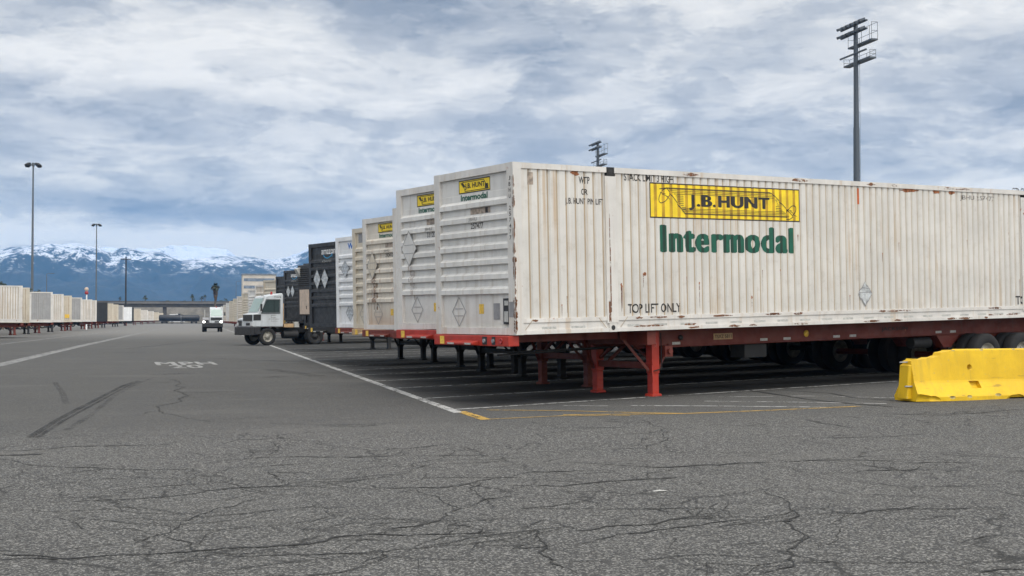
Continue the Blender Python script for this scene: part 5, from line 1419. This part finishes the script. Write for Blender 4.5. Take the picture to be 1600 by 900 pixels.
# ------------------------------------------------------------------ mountains
def interp(tab, x):
    if x <= tab[0][0]: return tab[0][1]
    for (a, va), (b, vb) in zip(tab[:-1], tab[1:]):
        if a <= x <= b: return va + (vb - va) * (x - a) / (b - a)
    return tab[-1][1]
def mountain_mat():
    m, t, b = new_mat('mountain_snow'); geo = t.node('ShaderNodeNewGeometry')
    P = geo.outputs['Position']; z = t.sep(P)[2]; nz = t.sep(geo.outputs['Normal'])
    n = t.noise(P, .006, 8, .62); n2 = t.noise(t.scaled(P, (1, 1, .6)), .022, 8, .74)
    far = t.ramp(t.vmath('LENGTH', P), 5700., 5900.)
    n3 = t.noise(t.scaled(P, (1, 1, .5)), .075, 6, .75)
    q = t.math('ADD', t.math('MULTIPLY', n, .24), t.math('ADD', t.math('MULTIPLY', n2, .36), t.math('MULTIPLY', n3, .40)))
    q = t.math('ADD', q, t.math('MULTIPLY', t.ramp(z, 110., 290., smooth=False), .065))
    q = t.math('SUBTRACT', q, t.math('MULTIPLY', t.math('SUBTRACT', .80, nz[2]), .36))
    q = t.math('ADD', q, t.math('MULTIPLY', far, .085))
    snow = t.math('MULTIPLY', t.ramp(q, .568, .625), t.ramp(z, 125., 185.))
    rock = t.mix(t.ramp(n2, .35, .65), (.010, .022, .026), (.026, .034, .036))
    t.put(b.inputs['Base Color'], t.mix(snow, rock, (.56, .59, .65))); b.inputs['Roughness'].default_value = .9
    return m
def mountains():
    front = [(-900, 392), (-500, 400), (-250, 384), (-100, 392), (0, 387), (40, 379), (67, 381), (93, 384), (120, 382), (151, 389), (175, 397), (193, 389), (213, 393), (244, 394), (264, 400), (284, 407), (307, 403), (340, 402), (371, 404), (395, 402), (429, 405.5), (462, 400), (482, 390), (540, 384), (700, 400), (900, 392), (1200, 410), (1500, 400), (1900, 405), (2600, 395)]
    back = [(-900, 400), (0, 398), (100, 394), (150, 391), (164, 389), (200, 386), (224, 384), (251, 386), (275, 382.5), (291, 384), (333, 385.5), (355, 393), (369, 402), (400, 408), (440, 404), (470, 394), (500, 386), (700, 395), (1200, 402), (2600, 400)]
    mat = mountain_mat()
    def range_(name, tab, Dr, Dn, Df, seed, label, sharp):
        mb = MB(); na, nd = 1000, 80; px0, px1 = -900, 2500
        vs = []
        for j in range(nd + 1):
            t = j / nd
            if t < .72: D = Dn + (Dr - Dn) * (t / .72)
            else: D = Dr + (Df - Dr) * (t - .72) / .28
            for i in range(na + 1):
                px = px0 + (px1 - px0) * i / na
                az = YAW + math.atan((px - 800) / F)
                el = (HOR - interp(tab, px)) / F / math.sqrt(1 + ((px - 800) / F) ** 2) * math.cos(0)
                hr = Dr * el
                if D <= Dr: k = (D - Dn) / (Dr - Dn); env = k ** sharp
                else: env = max(0, 1 - (D - Dr) / (Df - Dr)) ** .8
                x, y = D * math.sin(az), D * math.cos(az)
                q = (x * .0034 + seed, y * .0021, 0)
                rid = sum((1 - abs(mnoise.noise((q[0] * f, q[1] * f, f * 3.3 + seed))) * 2) / f for f in (1, 2.1, 4.3, 8.7)) / 1.85
                h = hr * env
                amp = hr * .42 * min(1, env * 2.2) * (1 - (env if D <= Dr else 1) ** 3 * .82)
                h += amp * (rid - .45)
                if env > .75: h += hr * (.05 * (.5 - abs(mnoise.noise((x * .0065, y * .0065, seed)))) - .012 + .02 * (.4 - abs(mnoise.noise((x * .02, y * .02, seed)))) + .012 * mnoise.noise((x * .05, y * .05, seed)))
                vs.append((x, y, max(h, -5 if t > 0 else -20) + (0)))
        n = na + 1
        fs = [(j * n + i, j * n + i + 1, (j + 1) * n + i + 1, (j + 1) * n + i) for j in range(nd) for i in range(na)]
        mb.add(vs, fs, 0, True)
        tag(mb.build(name, mat), label, 'mountains', kind='structure')
    range_('mountains', front, 5000, 3300, 5700, 2.7, 'blue mountain range with patchy snow', .9)
    range_('far_mountains', back, 6600, 5750, 7300, 8.1, 'bright snow covered peaks behind the nearer range', .8)
mountains()

# ------------------------------------------------------------------ the air between
def haze():
    mb = MB(); mb.box(-9000, 9000, -600, 7450, -21, 470)
    o = mb.build('haze', HAZE); tag(o, kind='stuff'); o['label'] = 'thin blue air in front of the mountains'
HAZE = bpy.data.materials.new('haze'); HAZE.use_nodes = True
def hz():
    t = NT(HAZE.node_tree); t.n.remove(t.n['Principled BSDF'])
    v = t.node('ShaderNodeVolumePrincipled'); v.inputs['Color'].default_value = (.16, .46, .96, 1); v.inputs['Density'].default_value = 1.0e-4
    v.inputs['Anisotropy'].default_value = 0.0
    t.l.new(v.outputs[0], t.n['Material Output'].inputs['Volume'])
hz(); haze()
